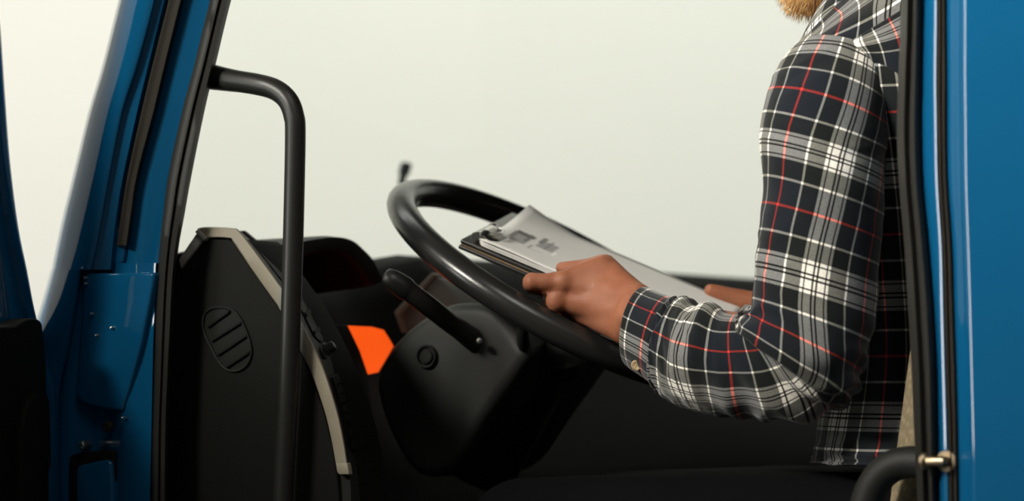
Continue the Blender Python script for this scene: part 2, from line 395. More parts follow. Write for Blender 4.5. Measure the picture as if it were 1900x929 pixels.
# seal strip on the pillar, ends rounded a little above the gap
rows = []
for (py, a, c, s0, s1, g0, g1) in cat(PIL, 5):
    if py > 456: break
    rows.append([Pi(s0, py, .031), Pi(s0, py, .017), Pi(s0+4, py, .013), Pi(lerp(s0, s1, .45), py, .0155), Pi(lerp(s0, s1, .6), py, .0155), Pi(s1-4, py, .012), Pi(s1, py, .018), Pi(s1, py, .031)])
MB().grid(rows, True, True).build('seal_strip', M['strip'], truck, True, 60)
# door-opening seal along the pillar, runs down past the dash end
SEA = [(-720, 610, 655), (-480, 525, 570), (-260, 455, 502), (-120, 420, 465), (0, 389, 430), (120, 360, 401), (208, 337, 380), (327, 311, 356), (400, 302, 343), (455, 296, 333), (520, 291, 326), (600, 287, 322), (714, 284, 316), (800, 281, 313), (929, 279, 312), (1060, 277, 312)]
rows = []
for (py, g0, g1) in cat(SEA, 4):
    w = g1-g0
    rows.append([Pi(g0, py, .04), Pi(g0+1, py, .018), Pi(g0+w*.2, py, .008), Pi(g0+w*.42, py, .010), Pi(g0+w*.5, py, .016), Pi(g0+w*.58, py, .010), Pi(g0+w*.8, py, .012), Pi(g1-1, py, .028), Pi(g1-4, py, .055), Pi(g0+w*.3, py, .06)])
MB().grid(rows, True, True).build('door_seal', M['rubber'], truck, True, 60)

# --- lower hinge pillar: outer corner panel, shut face with its recess
LOW = [(500, 95, 150), (560, 78, 142), (640, 52, 128), (730, 20, 110), (830, -10, 108), (929, -30, 108), (1060, -50, 108)]
rows = []
for (py, a, c) in cat(LOW, 5):
    w = c-a
    rows.append([Pi(a+3, py, .14), Pi(a-1, py, .055), Pi(a+w*.03, py, .031), Pi(a+w*.08, py, .020), Pi(a+w*.12, py, .0155), Pi(a+w*.24, py, .0095), Pi(a+w*.30, py, .0075), Pi(a+w*.5, py, .002), Pi(a+w*.8, py, -.004), Pi(c-5, py, -.004), Pi(c, py, .001), Pi(c+1, py, .03), Pi(c-10, py, .1), Pi(lerp(a, c, .4), py, .18)])
MB().grid(rows, True, True).build('corner_panel', M['paint'], truck, True, 50)
SH = [  # py, left, facet1, facet2, facet3, right(seal)
    (488, 120, 178, 205, 240, 292), (505, 145, 182, 208, 240, 291), (560, 138, 185, 212, 240, 290), (640, 122, 182, 212, 232, 287), (740, 108, 180, 205, 222, 285), (840, 104, 180, 200, 222, 283), (929, 104, 185, 200, 224, 281), (1060, 104, 185, 200, 224, 281)]
rows = []
for (py, a, f1, f2, f3, r) in cat(SH, 5):
    rows.append([Pi(a-6, py, .06), Pi(a-2, py, .02), Pi(a+10, py, .012), Pi(a+26, py, .013), Pi(f1, py, .024), Pi(f2, py, .024), Pi(f3, py, .014), Pi(f3+14, py, .010), Pi(lerp(f3, r, .6), py, .014), Pi(r-3, py, .014), Pi(r-1, py, .020), Pi(r+10, py, .05), Pi(r, py, .12), Pi(a, py, .16)])
MB().grid(rows, True, True).build('hinge_pillar', M['paint'], truck, True, 45)
# pressed panel standing a little proud over the shut face: rounded lower corner
def plate(name, pts, i0, th, mat, bevel=.002, par=None):
    return MB().prism([Pi(x, y, i0) for x, y in pts], TI*th).build(name, mat, par or truck, True, 40, bevel, 3)
plate('pressed_panel', [(152, 507), (152, 560), (147, 640), (143, 700), (140, 728), (144, 741), (156, 750), (190, 758), (226, 763), (240, 720), (262, 640), (278, 560), (287, 505)], .0065, .02, M['paint'], .004)
plate('pillar_flap', [(180, 420), (176, 470), (177, 484), (184, 490), (196, 492), (222, 491), (228, 487), (231, 470), (233, 440), (234, 420)], .0205, .02, M['paint'], .003)
# hinge pocket with the door hinge inside
plate('hinge_pocket', [(128, 850), (134, 843), (160, 838), (206, 833), (212, 838), (213, 929), (214, 1020), (128, 1020)], .0085, .006, M['void'], .0015)
plate('door_hinge', [(141, 868), (148, 862), (198, 852), (205, 858), (208, 900), (208, 1012), (146, 1012), (140, 905)], .0035, .014, M['paint'], .004)
hc = Pi(200, 791, .010)
MB().lathe(hc, -TI, [(.0001, .004), (.003, .0045), (.0055, .004), (.0065, .002), (.0065, -.004)], 20).build('rubber_plug', M['rubber'], truck)
MB().lathe(Pi(160, 825, .012), -TI, [(.0001, .012), (.004, .0115), (.0055, .009), (.0058, 0), (.0058, -.004)], 14).build('hinge_bolt', M['chrome'], truck)
for (x, y) in ((157, 497), (160, 515), (161, 526), (172, 582), (209, 608), (181, 622), (230, 775)):
    MB().lathe(Pi(x, y, .006), -TI, [(.0001, .0045), (.0012, .004), (.0018, .002), (.0018, -.004)], 10).build('rivet', M['chrome'], truck)

# --- rear pillar and rear cab side
RP = [  # py, seal L, seal R, blue R / ridge, strip L, strip R, ridge2
    (-960, 1682, 1718, 1735, 1740, 1758, 1786), (-600, 1680, 1716, 1734, 1739, 1757, 1786),     (-300, 1676, 1714, 1733, 1738, 1756, 1785), (0, 1672, 1711, 1733, 1739, 1756, 1786), (140, 1667, 1709, 1732, 1738, 1757, 1786), (240, 1664, 1708, 1733, 1739, 1757, 1787), (340, 1668, 1711, 1735, 1741, 1759, 1788), (460, 1678, 1722, 1742, 1748, 1767, 1792),
    (560, 1684, 1730, 1744, 1751, 1770, 1795), (680, 1691, 1736, 1747, 1754, 1774, 1798), (800, 1696, 1738, 1750, 1758, 1777, 1801), (929, 1702, 1739, 1752, 1760, 1779, 1803), (1080, 1705, 1741, 1753, 1761, 1780, 1804)]
rr, rs, rg = [], [], []
for (py, g0, g1, b1, s0, s1, h) in cat(RP, 5):
    rr.append([Pi(g0+16, py, .12), Pi(g0+18, py, .03), Pi(g1-2, py, .016), Pi(g1+4, py, .006), Pi(lerp(g1, b1, .7), py, .004), Pi(b1-4, py, .003), Pi(b1-3, py, .0022), Pi(b1-2, py, .0018), Pi(s0-1, py, .00125), Pi(s0, py, .005), Pi(s0+1.5, py, .014), Pi(s1-1.5, py, .014), Pi(s1+1, py, .004), Pi(s1+5, py, -.002), Pi(lerp(s1, h, .5), py, -.004), Pi(h-6, py, -.0055),
               Pi(h-3, py, -.0085), Pi(h-1.5, py, -.0098), Pi(h+8, py, -.01050), Pi(h+9.5, py, -.0105), Pi(h+40, py, -.0105), Pi(1905, py, -.0105), Pi(2600, py, -.0105), Pi(2640, py, .03), Pi(2640, py, .12)])
    w = g1-g0
    rg.append([Pi(g0, py, .05), Pi(g0, py, .022), Pi(g0+w*.08, py, .008), Pi(g0+w*.3, py, -.006), Pi(g0+w*.5, py, .001), Pi(g0+w*.58, py, .001), Pi(g0+w*.75, py, -.004), Pi(g1-2, py, .004), Pi(g1, py, .016), Pi(g0+w*.6, py, .05)])
    rs.append([Pi(s0+1, py, .013), Pi(s0+1, py, .003), Pi(s0+5, py, .000), Pi(lerp(s0, s1, .5), py, .0035), Pi(s1-5, py, .000), Pi(s1-1, py, .003), Pi(s1-1, py, .013)])
MB().grid(rr, True, True).build('rear_pillar', M['paint'], truck, True, 60)
MB().grid(rg, True, True).build('door_seal', M['rubber'], truck, True, 60)
MB().grid(rs, True, True).build('seal_strip', M['strip'], truck, True, 60)
# door striker
sk = Pi(1757, 855, .004)
st = MB().lathe(sk, -TI, [(.0001, .003), (.010, .003), (.011, .001), (.011, -.004)], 18)
st.tube([sk+TI*.001-TI*.004, sk-TI*.016, sk-TI*.016+TF*.015, sk-TI*.014+TF*.018], .0052, 12)
st.lathe(sk-TI*.015+TF*.017, TF, [(.0001, -.002), (.0075, -.002), (.0085, 0), (.0075, .003), (.0001, .0035)], 16)
st.build('door_striker', M['brass'], truck)

# --- shell of the cab
def tb(mb, f0, f1, i0, i1, z0, z1): return mb.box(T(f0, i0, z0), TF*(f1-f0), TI*(i1-i0), UP*(z1-z0))
tb(MB(), -.55, 1.0, .0, 2.25, 2.72, 2.82).build('cab_roof', M['headliner'], truck, True, 35, .02)
tb(MB(), -.1, .86, .0, .09, 2.56, 2.74).build('door_header', M['paint'], truck, True, 35, .01)
tb(MB(), -.5, 1.25, .05, 2.2, .98, 1.05).build('cab_floor', M['floormat'], truck, True, 35, .01)
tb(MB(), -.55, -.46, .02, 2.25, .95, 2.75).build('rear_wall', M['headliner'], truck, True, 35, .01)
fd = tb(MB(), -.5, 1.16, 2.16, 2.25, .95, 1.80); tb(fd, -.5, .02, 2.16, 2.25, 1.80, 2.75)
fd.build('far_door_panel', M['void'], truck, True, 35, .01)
MB().grid([[T(1.17, 2.14, 1.8), T(1.17, 2.25, 1.8), T(1.05, 2.25, 1.8), T(1.05, 2.14, 1.8)], [T(.90, 2.14, 2.75), T(.90, 2.25, 2.75), T(.78, 2.25, 2.75), T(.78, 2.14, 2.75)]], True, True).build('far_pillar', M['plastic'], truck, True, 35)
tb(MB(), .04, 1.05, 2.18, 2.186, 1.78, 2.74).build('far_window', M['glass'], truck, False)
cw = tb(MB(), 1.10, 1.22, .5, 2.22, .75, 1.86); cw.build('front_wall', M['paint'], truck, True, 35, .03)
tb(MB(), -.1, 1.1, -.01, .06, .90, 1.10).build('door_sill', M['paint'], truck, True, 35, .01)
tb(MB(), -2.2, 1.2, .55, .75, .55, .80).build('chassis_rail', M['steel'], truck, True, 35, .01)
tb(MB(), -2.2, 1.2, 1.5, 1.7, .55, .80).build('chassis_rail', M['steel'], truck, True, 35, .01)
for ii in (.06, 1.86):
    ty = MB().lathe(T(.62, ii, .48), TI, [(.27, .02), (.40, 0), (.46, .015), (.48, .05), (.48, .27), (.46, .305), (.40, .32), (.27, .30)], 40, True)
    w_ = ty.build('road_wheel', M['tyre'], truck)
    MB().lathe(T(.62, ii, .48), TI, [(.0001, .05), (.08, .05), (.10, .09), (.24, .09), (.272, .03), (.272, .29), (.0001, .29)], 32).build('wheel_disc', M['steel'], w_)
# windscreen: one curved pane
rows_o, rows_i = [], []
for k in range(7):
    z = lerp(1.80, 2.75, k/6); fz = lerp(1.17, .90, k/6)
    ro, ri = [], []
    for j in range(25):
        i = lerp(.20, 2.16, j/24); q = (j/24-.5)*2
        f = fz+.10*(1-q*q)*.8-.02
        ro.append(T(f, i, z)); ri.append(T(f-.005, i, z))
    rows_o.append(ro); rows_i.append(ri)
gb = MB(); n = 25
loop = [[*(rows_o[k]), *reversed(rows_i[k])] for k in range(7)]
gb.grid(loop, True, True).build('windscreen', M['glass'], truck)
# wiper standing in front of the glass
wp = catv([Pf(800, 500, 1.33), Pf(778, 440, 1.33), Pf(757, 395, 1.33), Pf(746, 350, 1.33), Pf(747, 330, 1.33), Pf(753, 308, 1.33), Pf(754, 303, 1.33)], 5)
wr = [.005+.0015*min(1, k/24) if k < 22 else .0092 for k in range(len(wp))]; wr[-1] = .004; wr[-2] = .0065
MB().tube(wp, wr, 10).build('wiper_arm', M['wiper'], truck)

# --- grab handle
gp = catv([Pi(372, 138, .055), Pi(395, 143, .045), Pi(430, 149, .035), Pi(480, 157, .03), Pi(512, 167, .03), Pi(534, 186, .03), Pi(545, 214, .03), Pi(548, 250, .03), Pi(545, 400, .03), Pi(541, 550, .03), Pi(536, 700, .03), Pi(528, 860, .03), Pi(521, 1000, .03), Pi(512, 1060, .04), Pi(490, 1090, .06)], 6)
gr = [itp(k, (0, 6, 14, 30, len(gp)-1), (.0155, .0145, .0122, .0118, .0112)) for k in range(len(gp))]
MB().tube(gp, gr, 24).build('grab_handle', M['handle'], truck)

# --- dashboard
dash = empty('dashboard', T(.95, .1, 1.7), None, None) if False else None
prof = [(1.10, 1.45), (1.13, 1.876), (1.05, 1.900), (.99, 1.907), (.955, 1.900), (.92, 1.86), (.90, 1.80), (.86, 1.72), (.80, 1.62), (.78, 1.40), (.9, 1.2), (1.1, 1.2)]
rows = []
for k in range(44):
    i = lerp(.17, 2.15, k/43)
    near = max(0, min(1, (.62-i)/.12)); hood = 0
    r = []
    for j, (f, z) in enumerate(prof):
        ff, zz = f, z
        if j in (3, 4): ff -= .13*hood; zz += .010*hood if j == 3 else .016*hood
        if j == 2: zz += .012*hood
        if j == 5: ff += .02*hood
        if j <= 6: zz -= .03*near
        if 3 <= j <= 6: ff += .03*near
        r.append(T(ff, i, zz))
    rows.append(r)
dash = MB().grid(rows, True, True).build('dashboard', M['plastic'], truck, True, 40)
# instrument hood: arched cowl in front of the driver, cut open towards the wheel
ho = [(470, 462), (505, 452), (540, 448), (580, 441), (620, 437), (650, 444), (672, 462), (690, 482), (708, 520)]
hi = [(478, 520), (510, 497), (540, 484), (580, 470), (618, 464), (642, 470), (660, 486), (676, 506), (690, 530)]
rows = []
for (ox, oy), (ix, iy) in zip(cat(ho, 5), cat(hi, 5)):
    A_, B_ = Pf(ox, oy, .86), Pf(ix, iy, .86)
    rows.append([A_+TF*.22-UP*.02, A_+TF*.10-UP*.002, A_+TF*.012, A_-UP*.0015, lerp(A_, B_, .10)-TF*.004, lerp(A_, B_, .9)-TF*.002, B_, B_+TF*.012-UP*.002, B_+TF*.20-UP*.02])
MB().grid(rows, True, True).build('instrument_hood', M['plastic2'], dash, True, 50)
# end panel facing the door
EP = [(300, 545), (330, 502), (376, 446), (386, 441), (425, 442), (434, 450), (470, 503), (515, 566), (557, 648), (580, 700), (603, 768), (618, 830), (626, 878), (640, 1060), (300, 1060)]
MB().prism([Pi(x, y, .055) for x, y in EP], TI*.10).build('end_panel', M['plastic'], dash, True, 30, .003, 3)
# oval vent in the end panel
ov = [(376, 600), (380, 582), (393, 572), (410, 570), (427, 573), (441, 584), (455, 610), (464, 636), (466, 655), (459, 675), (445, 686), (430, 688), (415, 681), (402, 664), (390, 641), (380, 620)]
ovd = cat(ov+[ov[0]], 4)[:-1]
vent = MB().prism([Pi(x, y, .0545) for x, y in ovd], TI*.004).build('side_vent', M['void'], dash, True, 40)
ring = [Pi(x, y, .0535) for x, y in ovd]; ring += ring[:2]
MB().tube(ring, .0014, 8, caps=False).build('vent_ring', M['plastic2'], vent)
for (x0, y0, x1, y1) in ((384, 606, 424, 578), (392, 632, 446, 598), (403, 658, 457, 622), (420, 680, 463, 652)):
    MB().prism([Pi(x0, y0-2, .0515), Pi(x1, y1-2, .0515), Pi(x1, y1+2, .0515), Pi(x0, y0+2, .0515)], TI*.004).build('vent_vane', M['plastic'], vent, True, 30)
# chrome corner cap
MB().prism([Pi(330, 480, .052), Pi(366, 428, .052), Pi(375, 447, .052), Pi(334, 500, .052)], TI*.02).build('end_cap', M['silver'], dash, True, 30, .003, 2)
MB().prism([Pi(361, 430, .049), Pi(367, 424, .049), Pi(384, 441, .049), Pi(377, 447, .049)], TI*.02).build('cap_joint', M['silver'], dash, True, 30, .001, 2)
# tan trim band
TI_in = [(376, 446), (386, 441), (425, 442), (434, 450), (470, 503), (515, 566)]
TO_out = [(366, 424), (382, 421), (430, 423), (446, 430), (482, 476), (516, 522)]
def band(outer, inner, i0, th):
    mb = MB(); rows = []
    o2 = cat(outer, 6); n2 = cat(inner, 6)
    for (ox, oy), (ix, iy) in zip(o2, n2):
        rows.append([Pi(ix, iy, i0+th), Pi(ix, iy, i0+.002), Pi(lerp(ix, ox, .08), lerp(iy, oy, .08), i0), Pi(lerp(ix, ox, .9), lerp(iy, oy, .9), i0), Pi(ox, oy, i0+.003), Pi(ox, oy, i0+th)])
    return mb.grid(rows, True, True)
low_out = [(516, 522), (542, 556), (560, 595), (570, 617)]; low_in = [(515, 566), (536, 606), (556, 646), (566, 668)]
tan_out = [(570, 617), (600, 680), (625, 757), (638, 815), (647, 874)]; tan_in = [(566, 668), (581, 700), (604, 768), (617, 826), (626, 876)]
band(TO_out, TI_in, .050, .08).build('trim_band', M['tan'], dash, True, 40)
band(low_out, low_in, .050, .08).build('trim_joint', M['greytrim'], dash, True, 40)
band(tan_out, tan_in, .050, .08).build('trim_band', M['tan'], dash, True, 40)
MB().prism([Pi(622, 858, .0495), Pi(644, 858, .0495), Pi(648, 880, .0495), Pi(627, 880, .0495)], TI*.008).build('trim_clip', M['tan'], dash, True, 40, .0015, 2)
# switch face: ruled band from the trim to the lit rear edge
fo = [(446, 428), (516, 487), (560, 540), (594, 595), (612, 628), (628, 660), (643, 712), (658, 765), (671, 818), (685, 884), (695, 960), (700, 1060)]
fi = [(446, 430), (516, 522), (545, 562), (570, 617), (586, 650), (600, 682), (615, 725), (627, 765), (638, 815), (649, 878), (652, 960), (655, 1060)]
o2 = cat(fo, 5); n2 = cat(fi, 5); rows = []
for (ox, oy), (ix, iy) in zip(o2, n2):
    A = Pi(ix, iy, .060); B = Pi(ox, oy, .150); bk = TF*.05-TI*.0
    rows.append([A+bk, A, lerp(A, B, .45), lerp(A, B, .93), B+(B-A)*.0-TF*.004, B-TF*.003+TI*.004, B+bk+TI*.004])
MB().grid(rows, True, True).build('switch_panel', M['plastic2'], dash, True, 40)
rows = []
for (ox, oy), (ix, iy) in zip(o2, n2):
    A = Pi(ix, iy, .060); B = Pi(ox, oy, .150); c = B-TF*.0045
    rows.append([c+(A-B).normalized()*.006, c-TF*.003+(A-B).normalized()*.003, c-TF*.003, c, c+TF*.004])
MB().grid(rows, True, True).build('edge_bead', M['greytrim'], dash, True, 60)
def onface(t, s):                                              # t along the panel 0..1, s across 0..1
    k = t*(len(o2)-1); a = int(min(k, len(o2)-2)); r = k-a
    A = Pi(lerp(n2[a][0], n2[a+1][0], r), lerp(n2[a][1], n2[a+1][1], r), .06); B = Pi(lerp(o2[a][0], o2[a+1][0], r), lerp(o2[a][1], o2[a+1][1], r), .15)
    return lerp(A, B, s)-TF*.001
def facepatch(name, t0, t1, s0, s1, mat, h=.002, round_=True):
    rows = []; nn = 10
    for a in range(nn+1):
        t = lerp(t0, t1, a/nn); w = 1.0
        if round_: w = max(.05, (1-abs(2*a/nn-1)**4))**.5
        m_ = (s0+s1)/2; d = (s1-s0)/2*w
        rows.append([onface(t, m_-d)+TF*.004, onface(t, m_-d)-TF*h, onface(t, m_+d)-TF*h, onface(t, m_+d)+TF*.004])
    return MB().grid(rows, True, True).build(name, mat, dash, True, 40)
facepatch('air_vent', .035, .345, .22, .74, M['void'], .0012)
for t in (.10, .16, .22, .28): facepatch('vent_vane', t, t+.012, .26, .70, M['plastic'], .003, False)
kc = onface(.392, .46)
fn = (onface(.41, .46)-onface(.37, .46)).cross(onface(.39, .8)-onface(.39, .2)).normalized()
if fn.dot(V((0, -1, 0))) < 0: fn = -fn
facepatch('knob_plate', .352, .43, .16, .76, M['void'], .0015)
MB().lathe(kc, fn, [(.0001, .012), (.004, .0118), (.0062, .010), (.0068, .003), (.0085, .002), (.0088, -.003)], 24).build('rotary_knob', M['handle'], dash)
for t in (.50, .535, .57, .605, .64): facepatch('rocker_switch', t, t+.028, .18, .80, M['void'], .0025, False)
for t in (.69, .725): facepatch('rocker_switch', t, t+.028, .25, .80, M['void'], .0025, False)
# chrome-white switch edge beyond the panel
MB().prism([Pf(634, 674, .80), Pf(641, 674, .80), Pf(653, 706, .80), Pf(646, 709, .80)], TF*.02).build('switch_cap', M['white'], dash, True, 30, .001, 2)
# orange lit display deep under the hood
dp = MB().prism([Pf(646, 604, .853), Pf(690, 606, .853), Pf(712, 612, .853), Pf(722, 628, .853), Pf(730, 642, .853), Pf(702, 690, .853), Pf(684, 694, .853), Pf(668, 650, .853)], TF*.012)
disp = dp.build('lit_display', M['orange'], dash, False)
MB().prism([Pf(560, 600, .85), Pf(646, 604, .85), Pf(668, 650, .85), Pf(684, 696, .85), Pf(690, 760, .85), Pf(600, 760, .85)], TF*.012).build('display_bezel', M['void'], dash, True, 30, .001)
# tan centre console fin behind the stalk
MB().prism([Pi(742, 584, .46), Pi(803, 509, .46), Pi(822, 520, .46), Pi(856, 562, .46), Pi(880, 640, .46), Pi(752, 622, .46)], TI*.12).build('console_fin', M['greytrim'], dash, True, 30, .004, 2)
MB().prism([Pi(730, 578, .455), Pi(800, 505, .455), Pi(808, 511, .455), Pi(744, 586, .455), Pi(754, 618, .455), Pi(744, 618, .455)], TI*.10).build('console_edge', M['tan'], dash, True, 30, .002, 2)
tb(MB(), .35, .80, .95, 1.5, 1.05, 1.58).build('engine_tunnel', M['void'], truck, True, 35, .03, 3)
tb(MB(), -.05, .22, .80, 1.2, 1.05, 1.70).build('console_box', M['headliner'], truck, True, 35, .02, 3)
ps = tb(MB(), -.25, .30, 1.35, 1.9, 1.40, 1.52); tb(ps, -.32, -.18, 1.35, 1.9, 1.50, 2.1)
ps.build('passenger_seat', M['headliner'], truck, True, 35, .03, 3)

# --- steering wheel
WT = .555; WC = T(.605, .40, 1.855)
WA = TF*math.cos(WT)+UP*math.sin(WT); WN = TF*-math.sin(WT)+UP*math.cos(WT); WR = .22
rows = []
for k in range(97):
    th = 2*PI*k/96; rad = WA*math.cos(th)+TI*math.sin(th); row = []
    for j in range(20):
        q = 2*PI*j/20; rr_ = .0172+.0006*math.cos(3*q)
        row.append(WC+rad*(WR+rr_*math.cos(q))+WN*(rr_*math.sin(q)))
    rows.append(row)
sw = MB().grid(rows, True, False).build('steering_wheel', M['wheelrim'], truck, True)
# seam along the rim, hub, two-pair spokes
sm = MB(); sp_ = []
for k in range(97):
    th = 2*PI*k/96; rad = WA*math.cos(th)+TI*math.sin(th); sp_.append(WC+rad*(WR-.0158)+WN*.0062)
sm.tube(sp_, .0011, 6, caps=False); sm.build('rim_seam', M['void'], sw)
HC = WC-WN*.055
MB().lathe(HC, WN, [(.0001, .012), (.03, .012), (.055, .006), (.068, -.006), (.07, -.03), (.05, -.06), (.0001, -.06)], 40).build('hub', M['plastic2'], sw)
for sgn in (-1, 1):
    for up_ in (-.35, -.75):
        di = (TI*sgn*math.cos(up_)+WA*math.sin(up_)).normalized()
        pth = catv([HC+di*.045-WN*.012, HC+di*.10-WN*.006, HC+di*.16+WN*.018, WC+di*(WR-.008)-WN*.008], 6)
        MB().tube(pth, [.016-.006*k/18 for k in range(len(pth))], 12, .6).build('spoke', M['plastic2'], sw, True)
# --- steering column cowl
cw_o = [(812, 574), (838, 563), (905, 566), (945, 600), (978, 652), (962, 690), (900, 778), (838, 866), (770, 880), (718, 800), (694, 720), (706, 668), (738, 626), (776, 594)]
cw_o = cat(cw_o+[cw_o[0]], 3)[:-1]
column = MB().prism([Pi(x, y, .285) for x, y in cw_o], TI*.22).build('steering_column', M['cowl'], truck, True, 40, .016, 4)
MB().lathe(WC-WN*.10, -WN, [(.045, -.06), (.05, 0), (.06, .03), (.06, .16)], 28).build('column_tube', M['plastic'], column)
# ignition lock on the door side of the cowl
ic = Pi(793, 661, .284); ia = -TI
MB().lathe(ic, ia, [(.0142, -.006), (.0142, .003), (.0132, .0045), (.0115, .0042), (.011, .001), (.0085, .001), (.0085, .0035), (.0075, .0045), (.0001, .0045)], 32).build('ignition_lock', M['plastic2'], column)
# stalk with a thick tip, rooted in the cowl
stp = catv([P(905, 650, 3.35), P(868, 622, 3.32), P(835, 598, 3.29), P(800, 571, 3.27), P(776, 553, 3.26), P(755, 537, 3.255), P(735, 523, 3.25), P(718, 512, 3.25), P(713, 509, 3.25)], 5)
srad = [itp(k/(len(stp)-1), (0, .2, .45, .60, .64, .80, .93, 1), (.016, .0125, .0125, .0125, .0142, .0125, .0085, .004)) for k in range(len(stp))]
MB().tube(stp, srad, 16, .75).build('stalk', M['handle'], column)
MB().lathe(P(889, 632, 3.30), V((0, -1, 0)), [(.0001, .006), (.003, .005), (.004, 0), (.004, -.006)], 12).build('cowl_screw', M['chrome'], column)

# --- driver's seat
def seatback(i0, i1):
    rows = []
    for k in range(26):
        z = lerp(1.44, 2.16, k/25); lean = -.12*(z-1.44)/.72
        fr = .075+lean; bk = -.13+lean
        tp = 1.0 if k < 22 else (1-((k-21)/4)**2*.55)
        ring = []
        for j in range(40):
            q = 2*PI*j/40; cx, sx = math.cos(q), math.sin(q); k_ = (abs(cx)**5+abs(sx)**5)**(-1/5)
            w = cx*k_; dd = sx*k_
            i = (i0+i1)/2+(i1-i0)/2*w*tp
            bol = .075*max(0, abs(w)-.55)/.45 if dd > 0 else 0
            f = (fr-.07)*(dd > 0)*dd+bk*(dd <= 0)*-dd+bol*max(0, dd)
            py_ = 690-(z-1.75)*5250/2.83
            ef = (Pi(itp(py_, (-60, 430, 520, 640, 760, 850, 1100), (1730, 1683, 1673, 1655, 1640, 1628, 1600)), py_, .15)-TO).dot(TF)
            bw = max(0, min(1, (abs(w)-.60)/.25)); bw = bw*bw*(3-2*bw)
            if dd > 0: f = lerp(lean, lerp(fr-.085, ef, bw), dd**1.0)
            else: f = lerp(lean, bk, -dd)
            ring.append(T(f, i, z))
        rows.append(ring)
    return rows
seat = MB().grid(seatback(.125, .62), True, True).build('driver_seat', M['seat'], truck, True, 60)
cu = MB(); rows = []
for k in range(9):
    z = lerp(1.36, 1.49, k/8); s_ = 1-.06*abs(k/4-1)**3
    rows.append([T(.24+.29*cx*s_, .375+.245*sx*s_, z) for cx, sx in [((abs(math.cos(q))**.35)*math.copysign(1, math.cos(q)), (abs(math.sin(q))**.35)*math.copysign(1, math.sin(q))) for q in [2*PI*(j+.5)/36 for j in range(36)]]])
cu.grid(rows, True, True).build('seat_cushion', M['seat'], seat, True, 60)
tb(MB(), -.02, .45, .17, .58, 1.05, 1.37).build('seat_base', M['plastic'], seat, True, 35, .02)
sh = catv([Pi(1600, 1020, .10), Pi(1603, 960, .10), Pi(1611, 920, .10), Pi(1628, 888, .10), Pi(1653, 866, .10), Pi(1685, 857, .10), Pi(1722, 858, .10), Pi(1762, 862, .11)], 6)
MB().tube(sh, .0165, 16).build('seat_lever', M['plastic2'], seat)

# --- open door, swung out on the front hinges
door = empty('truck_door', T(1.06, -.05, 1.5), None, None); door.parent = truck; door.matrix_parent_inverse = Matrix.Translation(-V(truck.location))
door.location = T(1.06, -.05, 1.5)
def dlink(o):
    o.parent = door; o.matrix_parent_inverse = (Matrix.Translation(-V(door.location))); return o
FD = 1.045
# frame section follows the leaning front edge of the window
DE = [(-460, -74, 44), (-300, -38, 44), (-60, -6, 44), (0, -4, 46), (60, 2, 48), (180, 10, 52), (300, 19, 60), (420, 34, 66), (500, 50, 70), (560, 61, 72), (600, 70, 76), (660, 84, 82), (720, 103, 84), (790, 106, 84), (929, 106, 84), (1100, 106, 84)]
rows = []
for (py, e, w) in cat([d for d in DE], 4):
    rows.append([Pf(e, py, FD+.045), Pf(e, py, FD+.006), Pf(e-4, py, FD), Pf(e-14, py, FD-.003), Pf(e-24, py, FD+.002), Pf(e-30, py, FD-.002), Pf(e-50, py, FD-.004), Pf(e-w, py, FD+.002), Pf(e-w-3, py, FD+.02), Pf(e-w, py, FD+.05)])
dlink(MB().grid(rows, True, True).build('door_frame', M['paint'], None, True, 50))
dl = tb(MB(), FD+.006, FD+.05, -.92, -.13, 1.0, 1.78); dlink(dl.build('door_skin', M['paint'], None, True, 35, .01))
df = MB()
df.tube(catv([T(FD+.03, -.15, 2.28), T(FD+.03, -.24, 2.55), T(FD+.03, -.34, 2.60), T(FD+.03, -.80, 2.62), T(FD+.03, -.88, 2.55), T(FD+.03, -.90, 1.8)], 6), .026, 12, 1.2)
dlink(df.build('door_window_frame', M['paint'], None))
dlink(MB().prism([T(FD+.026, -.11, 1.76), T(FD+.026, -.88, 1.76), T(FD+.026, -.88, 2.58), T(FD+.026, -.32, 2.58)], TF*.005).build('door_glass', M['glass'], None, False))
DT = [(-900, 612), (-300, 610), (-60, 607), (0, 606), (28, 605), (50, 592), (62, 590), (74, 592), (80, 600), (84, 640), (88, 680), (88, 725), (94, 745), (96, 800), (97, 860), (93, 875), (93, 929), (92, 1100), (-900, 1100)]
dlink(MB().prism([Pf(x, y, FD-.030) for x, y in DT], TF*.033).build('door_trim', M['plastic'], None, True, 30, .006, 3))
dlink(MB().prism([Pf(x, y, FD-.042) for x, y in [(40, 800), (52, 745), (66, 728), (82, 726), (84, 800), (84, 1050), (40, 1050)]], TF*.02).build('trim_bulge', M['plastic'], None, True, 30, .008, 3))

